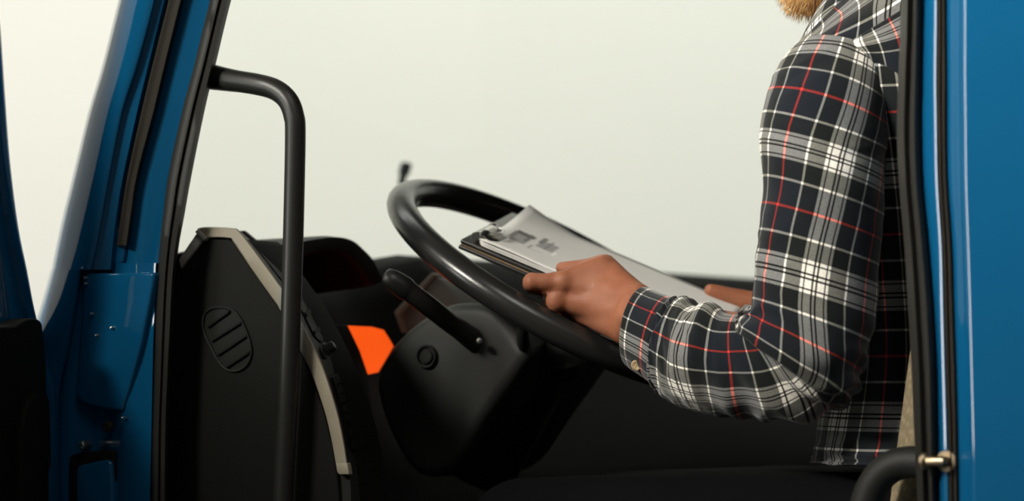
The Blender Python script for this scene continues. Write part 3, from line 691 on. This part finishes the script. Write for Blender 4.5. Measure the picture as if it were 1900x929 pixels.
# ------------------------------------------------------------------ clipboard and papers
BC = P(855, 443, 3.27)
BW = V((.255, .945, .187)).normalized(); BL = V((1, 0, -.375)); BL = (BL-BW*BL.dot(BW)).normalized(); BN = BL.cross(BW).normalized()
if BN.z < 0: BN = -BN
def Bd(s, t, h=0): return BC+BL*s+BW*t+BN*h
cb = empty('clipboard', Bd(.16, .115, -.015), 'black folding clipboard held over the steering wheel, with papers under its chrome clip', 'clipboard')
MB().box(Bd(0, 0, -.0050), BL*.322, BW*.232, BN*.0050).build('board', M['board'], cb, True, 35, .002, 2)
MB().box(Bd(.002, .001, -.0070), BL*.318, BW*.230, BN*.0020).build('core', M['kraft'], cb, True, 35, .0004, 1)
MB().box(Bd(0, 0, -.0120), BL*.322, BW*.232, BN*.0050).build('cover', M['board'], cb, True, 35, .002, 2)
clip = MB()
rows = []
for k in range(15):
    t = lerp(.018, .080, k/14); e = max(0, abs(k-7)-4)/3
    rows.append([Bd(.012, t, .002), Bd(.011, t, .009-.003*e), Bd(.015, t, .0135-.004*e), Bd(.020, t, .0138-.004*e), Bd(.025+.004*(1-e), t, .0105-.003*e), Bd(.030+.007*(1-e), t, .0070), Bd(.030+.007*(1-e), t, .0060), Bd(.024, t, .0075), Bd(.019, t, .0105-.003*e), Bd(.015, t, .009-.003*e), Bd(.015, t, .002)])
clip_o = clip.grid(rows, True, True).build('clip', M['chrome'], cb, True, 60)
MB().tube([Bd(.013, .014, .007), Bd(.013, .088, .007)], .0036, 12).build('clip_rod', M['chrome'], clip_o)
for t in (.014, .088): MB().lathe(Bd(.013, t, .007), BW, [(.0001, -.004), (.0048, -.004), (.0056, 0), (.0048, .004), (.0001, .004)], 14).build('clip_end', M['chrome'], clip_o)
tm = MB().tube([Bd(.024, .030, .0125), Bd(.031, .036, .0128), Bd(.033, .050, .013), Bd(.031, .064, .0128), Bd(.024, .070, .0125)], .0018, 8); tm.build('clip_lever', M['chrome'], clip_o)
labels = ['topmost white printed sheet on the clipboard, its far corner curling up', 'white sheet directly below the printed top sheet on the clipboard', 'third white sheet down in the stack on the clipboard', 'lowest white sheet of the stack, lying on the black board']
for k in range(4):
    off = .0056-.0013*k; g = MB(); rt, rb, uvs = [], [], []
    for a in range(25):
        s = lerp(.019+.0015*k, .316-.002*k, a/24); r1, r2, uu = [], [], []
        for b_ in range(15):
            t = lerp(.006-.0008*k, .222-.002*k, b_/14)
            lift = .013*max(0, (t-.10)/.12)**1.5*max(0, 1-(s-.019)/.075)**1.3 if k == 0 else 0
            wav = (.0016-.0003*k)*math.sin(s*30+k*1.7)*max(0, 1-t/.08)
            h = off+lift+abs(wav)*(1-k*.2)*(.3 if k else 1)
            r1.append(Bd(s, t, h)); r2.append(Bd(s, t, h-.0005)); uu.append((s, t))
        rt.append(r1); rb.append(r2); uvs.append(uu)
    g.grid(rt, uvs=uvs)
    me = g.mesh('paper_sheet', 0)
    o = link('paper_sheet', me, M['printed'] if k == 0 else M['paper'], None)
    sd = o.modifiers.new('thickness', 'SOLIDIFY'); sd.thickness = .0004; sd.offset = -1
    tag(o, labels[k], 'paper', 'sheets on the clipboard')

# ------------------------------------------------------------------ the driver
def capsules(parts, voxel, smooth_it, name):
    """One continuous skin grown over tapered capsules and ellipsoids."""
    mb = MB()
    for p in parts:
        if p[0] == 'c':
            _, A, B, ra, rb = p; ax = B-A; Ln = ax.length; prof = []
            if Ln < 1e-6: continue
            for j in range(7):
                q = PI/2*j/6; prof.append((max(ra*math.sin(q), 1e-5), -ra*math.cos(q)))
            for j in range(7):
                q = PI/2*(1-j/6); prof.append((max(rb*math.sin(q), 1e-5), Ln+rb*math.cos(q)))
            mb.lathe(A, ax, prof, 18)
        else:
            _, c, X, Y, Z = p; mb.ell(c, X, Y, Z)
    me = mb.mesh(name, 0)
    o = bpy.data.objects.new('tmp_body', me); C.objects.link(o)
    r = o.modifiers.new('r', 'REMESH'); r.mode = 'VOXEL'; r.voxel_size = voxel; r.use_smooth_shade = True
    s = o.modifiers.new('s', 'SMOOTH'); s.factor = .5; s.iterations = smooth_it
    dg = bpy.context.evaluated_depsgraph_get(); dg.update()
    me2 = bpy.data.meshes.new_from_object(o.evaluated_get(dg)); me2.name = name
    bpy.data.objects.remove(o); bpy.data.meshes.remove(me)
    return me2
parts = []
def cap(A, B, ra, rb): parts.append(('c', A, B, ra, rb))
def chain(pts, rads):
    for k in range(len(pts)-1): cap(pts[k], pts[k+1], rads[k], rads[k+1])
# trunk, neck, legs
pel = T(.10, .36, 1.58)
parts.append(('e', pel, TF*.10, TI*.155, UP*.10)); parts.append(('e', T(.085, .36, 1.75), TF*.095, TI*.14, UP*.15)); parts.append(('e', T(.10, .36, 1.93), TF*.105, TI*.15, UP*.15))
cap(T(.105, .24, 2.055), T(.105, .48, 2.055), .05, .05)
NK = T(.165, .36, 2.12)
chain([T(.12, .36, 2.02), NK, T(.205, .36, 2.22)], [.075, .058, .055])
for sg in (-1, 1):
    hip = T(.13, .36+.09*sg, 1.545); kn = T(.56, .36+.12*sg, 1.56); an = T(.66, .36+.12*sg, 1.14)
    chain([hip, lerp(hip, kn, .5), kn, lerp(kn, an, .35), an], [.085, .076, .055, .052, .035])
    chain([an, T(.76, .36+.13*sg, 1.09), T(.84, .36+.135*sg, 1.08)], [.036, .03, .024])
# head: skull, jaw, nose, brow, ears, lips; looking down at the board
tilt = math.radians(16)
HF = TF*math.cos(tilt)-UP*math.sin(tilt); HU = UP*math.cos(tilt)+TF*math.sin(tilt); HC_ = T(.226, .36, 2.297)
def Hd(f, i, u): return HC_+HF*f+TI*i+HU*u
parts.append(('e', Hd(-.005, 0, .035), HF*.098, TI*.076, HU*.088)); parts.append(('e', Hd(.03, 0, -.03), HF*.070, TI*.062, HU*.075))
chain([Hd(-.02, -.055, -.05), Hd(.045, -.03, -.085), Hd(.075, 0, -.09), Hd(.045, .03, -.085), Hd(-.02, .055, -.05)], [.022, .024, .024, .024, .022])
chain([Hd(.088, 0, .02), Hd(.113, 0, -.018)], [.009, .013]); cap(Hd(.10, -.012, -.022), Hd(.10, .012, -.022), .009, .009)
cap(Hd(.088, -.035, .032), Hd(.088, .035, .032), .009, .009); cap(Hd(.094, -.02, -.05), Hd(.094, .02, -.05), .006, .006); cap(Hd(.091, -.016, -.06), Hd(.091, .016, -.06), .007, .007)
for sg in (-1, 1): parts.append(('e', Hd(-.01, .077*sg, -.005), HF*.018, TI*.008, HU*.031))
# left arm
LS = P(1585, 150, 2.985); LE = P(1505, 690, 2.955); LW = P(1185, 588, 3.135)
chain([T(.105, .25, 2.04), LS+V((.01, .02, -.02)), lerp(LS, LE, .5), LE], [.035, .043, .042, .036]); chain([LE, lerp(LE, LW, .35), lerp(LE, LW, .75), LW], [.037, .040, .031, .027])
# left hand, back of the hand to the door
D = 3.185
wr_t = P(1180, 560, 3.15); wr_b = P(1163, 605, 3.15)
cap(LW, wr_t, .024, .022); cap(LW, wr_b, .024, .022)
mi_ = P(1043, 522, D); mm_ = P(1040, 557, D+.004); mr_ = P(1052, 572, D+.024); ml_ = P(1072, 584, D+.044)
chain([wr_t, P(1110, 538, D-.002), mi_], [.022, .0185, .0120]); chain([lerp(wr_t, wr_b, .5), P(1100, 562, D-.002), mm_], [.022, .0195, .0118])
chain([wr_b, P(1105, 580, D+.008), mr_], [.021, .019, .012]); chain([wr_b, P(1110, 586, D+.024), ml_], [.020, .017, .011])
cap(P(1110, 545, D+.006), P(1110, 575, D+.010), .018, .018)
# fingers: the index lies along the board edge then folds under; the rest fold under the board
chain([mi_, P(1012, 523, D-.003), P(985, 522, D-.001), P(984, 530, D+.026), P(1000, 536, D+.046)], [.0120, .0105, .0100, .0088, .0075])
chain([mm_, P(1022, 556, D+.036), P(1040, 553, D+.062), P(1062, 555, D+.078)], [.0118, .0098, .0088, .0072])
chain([mr_, P(1040, 574, D+.058), P(1062, 571, D+.080), P(1082, 571, D+.092)], [.0112, .0096, .0085, .0070])
chain([ml_, P(1072, 590, D+.072), P(1092, 588, D+.088), P(1106, 587, D+.098)], [.0098, .0084, .0074, .0062])
# thumb over the papers
tb_ = P(1150, 530, D-.01)
chain([wr_t, tb_, P(1122, 492, D+.012)], [.021, .0185, .0135]); chain([P(1122, 492, D+.012), P(1085, 497, D+.034), P(1054, 499, D+.046), P(1042, 497, D+.050)], [.0135, .0105, .0098, .0078])
cap(P(1118, 498, D+.004), P(1065, 512, D), .015, .012); cap(P(1122, 520, D), P(1075, 525, D), .018, .014)
for (a0, a1, r0) in ((P(1140, 548, D-.016), P(1060, 521, D-.008), .0045), (P(1135, 566, D-.014), P(1056, 556, D-.006), .0045), (P(1130, 583, D-.006), P(1064, 574, D+.012), .004), (P(1150, 600, D-.018), P(1105, 590, D-.006), .0035)): cap(a0, a1, r0+.0005, r0)
for (x, y, dd, r_) in ((1046, 522, -.004, .0132), (1034, 558, .000, .0135), (987, 522, -.002, .0108)): parts.append(('e', P(x, y, D+dd), V((r_, 0, 0)), V((0, r_, 0)), V((0, 0, r_))))
# right arm and hand, thumb on the far edge of the papers
RS = T(.105, .56, 2.03); RE = T(.19, .64, 1.76); RWp = Bd(.385, .268, .030)
chain([T(.105, .48, 2.055), RS, lerp(RS, RE, .5), RE], [.05, .05, .044, .036]); chain([RE, lerp(RE, RWp, .4), RWp], [.037, .037, .027])
e0 = Bd(.350, .230, .020)
thumb = [e0, Bd(.322, .224, .0125), Bd(.295, .217, .0105), Bd(.274, .209, .0105), Bd(.268, .207, .0112)]
chain([RWp, e0], [.026, .021]); chain(thumb, [.0195, .0160, .0128, .0104, .0088])
for k, (ds, L_) in enumerate(((0, 1.0), (.022, 1.08), (.044, 1.0), (.063, .85))):
    m_ = Bd(.345+ds, .262-.004*k, -.012); a_ = Bd(.322+ds*.6, .238, -.034); b_ = Bd(.312+ds*.3, .210, -.036); c_ = Bd(.306+ds*.2, .192, -.031)
    chain([RWp, m_, a_, b_, c_], [.020, .0125, .0098, .0088, .0072])
body = link('person', capsules(parts, .0032, 5, 'person'), M['skin'], None)
tag(body, 'bearded person in a plaid flannel shirt in the driver seat, holding the clipboard', 'person')

# --- cloth helpers
PER = .128
def nz(x, y, z=0): return noise.noise(V((x, y, z)))
def displace(rows, fn):
    """Push each loft vertex along its normal by fn(row index fraction, column fraction)."""
    R_ = len(rows); n = len(rows[0]); out = []
    for a in range(R_):
        c = sum(rows[a], V((0, 0, 0)))/n; row = []
        for k in range(n):
            du = rows[a][(k+1) % n]-rows[a][k-1]; dv = rows[min(a+1, R_-1)][k]-rows[max(a-1, 0)][k]
            nn = du.cross(dv); 
            if nn.length < 1e-12: row.append(rows[a][k]); continue
            nn.normalize()
            if nn.dot(rows[a][k]-c) < 0: nn = -nn
            row.append(rows[a][k]+nn*fn(a/(R_-1), k/n))
        out.append(row)
    return out
def sleeve(keys, name, parent, sub, ncol, disp, mat, tx=None):
    """keys: Lx,Ly,Rx,Ry,depth,half-depth,v,u at centre (in setts)."""
    ks = cat(keys, sub); rows, uvs = [], []
    for q_, (lx, ly, rx, ry, d, hd, v, uc) in enumerate(ks):
        tz_ = 0 if tx is not None else itp(q_/len(ks), (0, .05, .1, .16, 1), (-.5, -.5, -.25, 0, 0))
        tilt_ = tx if tx is not None else itp(q_/len(ks), (0, .62, .82, 1), (0, 0, .45, .55))
        Lp, Rp = P(lx, ly, d), P(rx, ry, d); c = (Lp+Rp)/2; a = (Rp-Lp)/2
        bdir = V((tilt_, 1, tz_)); bdir = (bdir-a.normalized()*bdir.dot(a.normalized())).normalized()
        ring, uu = [], []
        for j in range(ncol+1):
            th = -PI+2*PI*j/ncol
            if j < ncol: ring.append(c+a*math.sin(th)-bdir*(hd*math.cos(th)))
            uu.append((uc+.070*th/PER, v))
        rows.append(ring); uvs.append(uu)
    rows = displace(rows, disp)
    g = MB(); g.grid(rows, True, False, uvs=uvs)
    me = g.mesh(name, 0); o = link(name, me, mat, parent)
    sd = o.modifiers.new('cloth', 'SOLIDIFY'); sd.thickness = .0016; sd.offset = -1
    return o
# --- shirt body
TZ = [  # z, f centre, i centre, front half-depth, half-width
    (1.652, .098, .36, .134, .168), (1.662, .097, .36, .134, .168), (1.69, .095, .36, .131, .165), (1.78, .09, .36, .122, .162), (1.90, .095, .36, .128, .172), (1.99, .10, .36, .130, .185), (2.045, .105, .36, .122, .195), (2.085, .112, .36, .106, .185), (2.110, .125, .36, .090, .150), (2.128, .14, .36, .078, .110), (2.142, .152, .36, .069, .082), (2.160, .162, .36, .064, .068), (2.18, .17, .36, .062, .064)]
tk = cat(TZ, 6); rows, uvs = [], []; ncol = 96; acc = [0.0]*(ncol+1); prev = None
for (z, fc, ic_, rf, ri) in tk:
    ring, uu = [], []
    for j in range(ncol+1):
        q = 2*PI*j/ncol; cx, sx = math.cos(q), math.sin(q); k_ = (abs(cx)**2.4+abs(sx)**2.4)**(-1/2.4)
        p = T(fc+rf*cx*k_, ic_-ri*sx*k_, z)
        if prev: acc[j] += (p-prev[j]).length
        ring.append(p); uu.append((q*.155/PER+.25, .10+acc[j]/PER))
    prev = ring; rows.append(ring[:-1]); uvs.append(uu)
def dt(a, k):
    amp = .006*max(0, 1-a*2.2)+.002
    return amp*(1-2*abs(nz(a*16+nz(a*5, k*6)*1.2, k*9, 3)))+.001
rows = displace(rows, dt)
g = MB(); g.grid(rows, True, False, uvs=uvs); me = g.mesh('shirt', 0); shirt = link('shirt', me, M['plaid'], body)
shirt['label'] = 'black, grey and white plaid flannel shirt with thin red lines'
sd = shirt.modifiers.new('cloth', 'SOLIDIFY'); sd.thickness = .002; sd.offset = -1

# --- left sleeve
LK = [  # Lx, Ly, Rx, Ry, depth, half depth, v, u centre
    (1500, 76, 1630, 116, 3.02, .020, -.68, .30), (1474, 88, 1646, 140, 3.00, .044, -.585, .30), (1446, 122, 1650, 190, 2.985, .058, -.33, .31), (1428, 165, 1648, 240, 2.97, .062, .00, .32), (1414, 220, 1644, 292, 2.96, .063, .28, .36), (1412, 262, 1640, 336, 2.955, .063, .50, .40), (1416, 310, 1638, 384, 2.95, .062, .72, .45),
    (1416, 368, 1634, 440, 2.95, .061, .97, .50), (1410, 425, 1630, 494, 2.95, .060, 1.22, .54), (1404, 485, 1626, 552, 2.95, .058, 1.48, .565), (1399, 540, 1618, 615, 2.95, .057, 1.72, .56), (1396, 578, 1602, 680, 2.95, .056, 1.96, .50), (1394, 589, 1580, 735, 2.955, .055, 2.20, .40), (1392, 591, 1530, 766, 2.965, .054, 2.42, .29),
    (1388, 588, 1470, 776, 2.98, .053, 2.62, .22), (1376, 584, 1408, 774, 3.00, .052, 2.88, .17), (1350, 582, 1346, 768, 3.02, .051, 3.14, .13), (1318, 578, 1300, 757, 3.045, .050, 3.45, .12), (1286, 569, 1264, 742, 3.07, .048, 3.68, .12), (1264, 561, 1236, 726, 3.085, .046, 3.84, .12), (1254, 556, 1222, 716, 3.092, .044, 3.94, .12), (1244, 552, 1212, 708, 3.098, .040, 4.02, .12)]
def dl_(a, k):
    th = abs(k-.5)*2                                            # 0 facing the door
    s = a*21
    el = math.exp(-((s-13.2)/2.6)**2); cf = math.exp(-((s-18.6)/1.9)**2); up_ = math.exp(-((s-6)/5)**2)
    w1 = 1-2*abs(nz(s*1.05+nz(s*.4, k*5, 9)*1.1+k*2.2, k*2.6, 1)); w2 = 1-2*abs(nz(s*2.1+k*4.0+nz(k*6, s*.6, 4), k*4.2, 2)); w3 = nz(s*.55, k*5, 7)
    sf = 12.9-.5*max(0, (k-.3)/.3)+.25*nz(k*6, 1, 3); kk = max(0, min(1, (k-.20)/.12))*max(0, min(1, (.66-k)/.16))
    fold = .018*math.exp(-max(0, s-sf)**2/.10-max(0, sf-s)**2/2.2)*kk
    sf2 = 16.6+.8*(k-.4); fold += .012*math.exp(-max(0, sf2-s)**2/.10-max(0, s-sf2)**2/1.2)*kk
    d = .0065*el*w1+.0030*cf*w2+.0045*cf*w1+.0026*up_*w3+.0015*w1+fold
    edge = min(1, a*14, (1-a)*16)
    return d*edge
sl = sleeve(LK, 'sleeve', shirt, 9, 120, dl_, M['plaid'])
# cuff: its own cloth, pattern turned along the band
CK = [(1262, 560, 1224, 722, 3.088, .042, 1.10, .31), (1257, 557, 1216, 717, 3.092, .0445, 1.07, .31), (1244, 550, 1205, 708, 3.100, .0445, 1.00, .31), (1226, 543, 1190, 698, 3.112, .044, .89, .31), (1209, 536, 1176, 688, 3.124, .043, .78, .31), (1200, 533, 1168, 681, 3.130, .042, .715, .31), (1197, 533, 1166, 678, 3.132, .040, .70, .31)]
cuff = sleeve(CK, 'cuff', sl, 6, 96, lambda a, k: .0008*nz(a*3, k*7, 5), M['plaid'], .55)
bp_ = P(1181, 677, 3.080)
MB().lathe(bp_, V((-.25, -1, -.25)), [(.0001, .0022), (.003, .0020), (.0042, .0026), (.0055, .0024), (.0060, .0008), (.0055, -.001), (.0001, -.001)], 20).build('button', M['horn'], cuff)
# --- right sleeve: hidden behind the left one for the most part
path = catv([T(.105, .50, 2.06), RS, lerp(RS, RE, .5), RE, lerp(RE, RWp, .35), lerp(RE, RWp, .7), lerp(RE, RWp, .97)], 8)
rows, uvs = [], []; pa = None; acc_ = 0
for k, p in enumerate(path):
    t = (path[min(k+1, len(path)-1)]-path[max(k-1, 0)]).normalized()
    a = V((0, 0, 1)) if pa is None else pa
    a = (a-t*a.dot(t)).normalized(); pa = a; b = t.cross(a); r = itp(k/(len(path)-1), (0, .2, .5, .8, 1), (.060, .064, .058, .050, .040))
    if k: acc_ += (p-path[k-1]).length
    rows.append([p+a*(r*math.cos(q))+b*(r*math.sin(q)) for q in [2*PI*j/48 for j in range(48)]]); uvs.append([(.07*2*PI*j/48/PER, acc_/PER) for j in range(49)])
rows = displace(rows, lambda a, k: .004*nz(a*14, k*5, 8))
g = MB(); g.grid(rows, True, False, uvs=uvs); o = link('sleeve', g.mesh('sleeve', 0), M['plaid'], shirt)
sd = o.modifiers.new('cloth', 'SOLIDIFY'); sd.thickness = .0016; sd.offset = -1

# --- shoulder panels sewn over the sleeve head
def panel(name, quad_rows, depths, uvf, parent, nsub=8):
    """rows of pixel key points with depths; cloth sheet through them."""
    dense = []
    for r, dr in zip(quad_rows, depths): dense.append(cat([(x, y, d) for (x, y), d in zip(r, dr)], nsub))
    cols = len(dense[0]); full = [cat([dense[a][c] for a in range(len(dense))], nsub) for c in range(cols)]
    rows = [[P(*full[c][a]) for c in range(cols)] for a in range(len(full[0]))]
    uvs = [[uvf(a/(len(rows)-1), c/(cols-1)) for c in range(cols)] for a in range(len(rows))]
    g = MB(); g.grid(rows, uvs=uvs); o = link(name, g.mesh(name, 0), M['plaid'], parent)
    sd = o.modifiers.new('cloth', 'SOLIDIFY'); sd.thickness = .003; sd.offset = 0
    return o
# front shoulder piece: collar edge (top row) to sleeve seam (bottom row)
panel('shoulder_panel', [[(1478, 88), (1502, 62), (1532, 32), (1562, 2), (1600, -45)], [(1476, 92), (1515, 66), (1560, 32), (1600, 2), (1650, -40)], [(1474, 95), (1525, 74), (1580, 45), (1625, 20), (1690, -20)], [(1462, 104), (1530, 98), (1590, 104), (1652, 80), (1706, 36)]],
      [[3.07, 3.07, 3.075, 3.08, 3.09], [3.03, 3.025, 3.03, 3.04, 3.06], [2.995, 2.985, 2.99, 3.0, 3.03], [2.985, 2.962, 2.958, 2.962, 2.985]],
      lambda a, c: (1+1.1*(c-.25-.4*(1-a)), .25+.75*a), shirt)
# back yoke over the shoulder blade
panel('yoke', [[(1574, 82), (1605, 62), (1640, 40), (1690, 8), (1760, -40)], [(1568, 88), (1612, 80), (1655, 68), (1700, 50), (1770, 20)], [(1585, 96), (1625, 104), (1665, 104), (1710, 96), (1780, 80)], [(1600, 122), (1636, 152), (1680, 172), (1720, 180), (1790, 190)]],
      [[2.962, 2.960, 2.962, 2.98, 3.02], [2.955, 2.948, 2.945, 2.955, 3.0], [2.955, 2.945, 2.935, 2.94, 2.99], [2.962, 2.955, 2.935, 2.94, 2.98]],
      lambda a, c: (.40+1.1*c, .28+.85*a), shirt)
# --- collar
rows, uvs = [], []
for k in range(61):
    ph = lerp(-PI*.97, PI*.97, k/60); af = abs(ph)/PI                 # 0 at the throat after the turn below
    ang = ph+PI                                                     # start and end at the throat
    fr = math.cos(ang)*-1
    frontness = max(0, math.cos(PI-abs(PI-abs(ang)))) if False else max(0, -math.cos(ph))
    c = T(.175-.0, .36, 2.155)
    dirv = TF*-math.cos(ph)*1.0+TI*math.sin(ph)
    top = c+dirv*.066+UP*(.040-.040*frontness)
    bot = c+dirv*(.088+.020*frontness**6)+UP*(-.010-.052*frontness**2)
    mid = lerp(top, bot, .5)+dirv*.006
    ins = c+dirv*.060+UP*(-.02-.02*frontness)
    rows.append([ins, lerp(ins, top, .6), top, lerp(top, mid, .5)+dirv*.003, mid, lerp(mid, bot, .5)+dirv*.002, bot])
    uvs.append([(k/60*4.0, v_) for v_ in (-.5, -.2, 0, .12, .25, .38, .5)])
g = MB(); g.grid(rows, uvs=uvs); o = link('collar', g.mesh('collar', 0), M['plaid'], shirt)
sd = o.modifiers.new('cloth', 'SOLIDIFY'); sd.thickness = .0025; sd.offset = 0

# --- trousers
tp = []
for sg in (-1, 1):
    hip = T(.13, .36+.09*sg, 1.545); kn = T(.57, .36+.12*sg, 1.56); an = T(.655, .36+.12*sg, 1.17)
    tp += [('c', hip, lerp(hip, kn, .5), .098, .089), ('c', lerp(hip, kn, .5), kn, .089, .070), ('c', kn, an, .070, .056)]
tp.append(('e', T(.10, .36, 1.57), TF*.125, TI*.17, UP*.10))
link('trousers', capsules(tp, .008, 5, 'trousers'), M['denim'], body)
for sg in (-1, 1):
    shp = [('c', T(.65, .36+.12*sg, 1.12), T(.66, .36+.12*sg, 1.20), .05, .05), ('c', T(.66, .36+.12*sg, 1.10), T(.84, .36+.135*sg, 1.09), .045, .038)]
    link('boot', capsules(shp, .006, 4, 'boot'), M['tyre'], body)
# --- hair, eyes, beard
hp = [('e', Hd(-.018, 0, .055), HF*.096, TI*.084, HU*.082), ('e', Hd(-.045, 0, .01), HF*.066, TI*.080, HU*.075)]
link('hair', capsules(hp, .005, 4, 'hair'), M['hairdark'], body)
for sg in (-1, 1): MB().ell(Hd(.071, .030*sg, .014), HF*.012, TI*.012, HU*.012).build('eye', M['eye'], body)
BCn = Hd(.055, 0, -.088)
bd_ = [('c', Hd(-.01, -.064, -.035), Hd(.040, -.044, -.082), .018, .026), ('c', Hd(.040, -.044, -.082), Hd(.074, 0, -.098), .026, .030), ('c', Hd(.074, 0, -.098), Hd(.040, .044, -.082), .030, .026), ('c', Hd(.040, .044, -.082), Hd(-.01, .064, -.035), .026, .018), ('c', Hd(.05, -.02, -.095), Hd(.05, .02, -.095), .034, .034)]
bme = capsules(bd_, .004, 4, 'beard')
hb = MB(); cnt = 0
pts_ = [(p.center.copy(), p.normal.copy()) for p in bme.polygons]
for q in range(5200):
    p, n_ = random.choice(pts_)
    d_ = (n_*.6+HF*.25-UP*.55+V((random.uniform(-.4, .4), random.uniform(-.4, .4), random.uniform(-.4, .4)))).normalized(); Ln = random.uniform(.006, .013)
    s1 = d_.orthogonal().normalized()*.00045; s2 = d_.cross(s1)
    b0 = len(hb.v); m_ = p+d_*Ln*.55+V((0, 0, -.0008)); e_ = p+d_*Ln+V((0, 0, -.0022))
    hb.v += [tuple(p+s1), tuple(p-s1*.5+s2*.87), tuple(p-s1*.5-s2*.87), tuple(m_+s1*.7), tuple(m_-s1*.35+s2*.6), tuple(m_-s1*.35-s2*.6), tuple(e_)]
    for a, b in ((0, 1), (1, 2), (2, 0)): hb.f += [(b0+a, b0+b, b0+3+b, b0+3+a), (b0+3+a, b0+3+b, b0+6)]
k0 = len(hb.v); hb.v += [tuple(v.co) for v in bme.vertices]; hb.f += [tuple(k0+i_ for i_ in p.vertices) for p in bme.polygons]
me = bpy.data.meshes.new('beard'); me.from_pydata(hb.v, [], hb.f); link('beard', me, M['hair'], body)
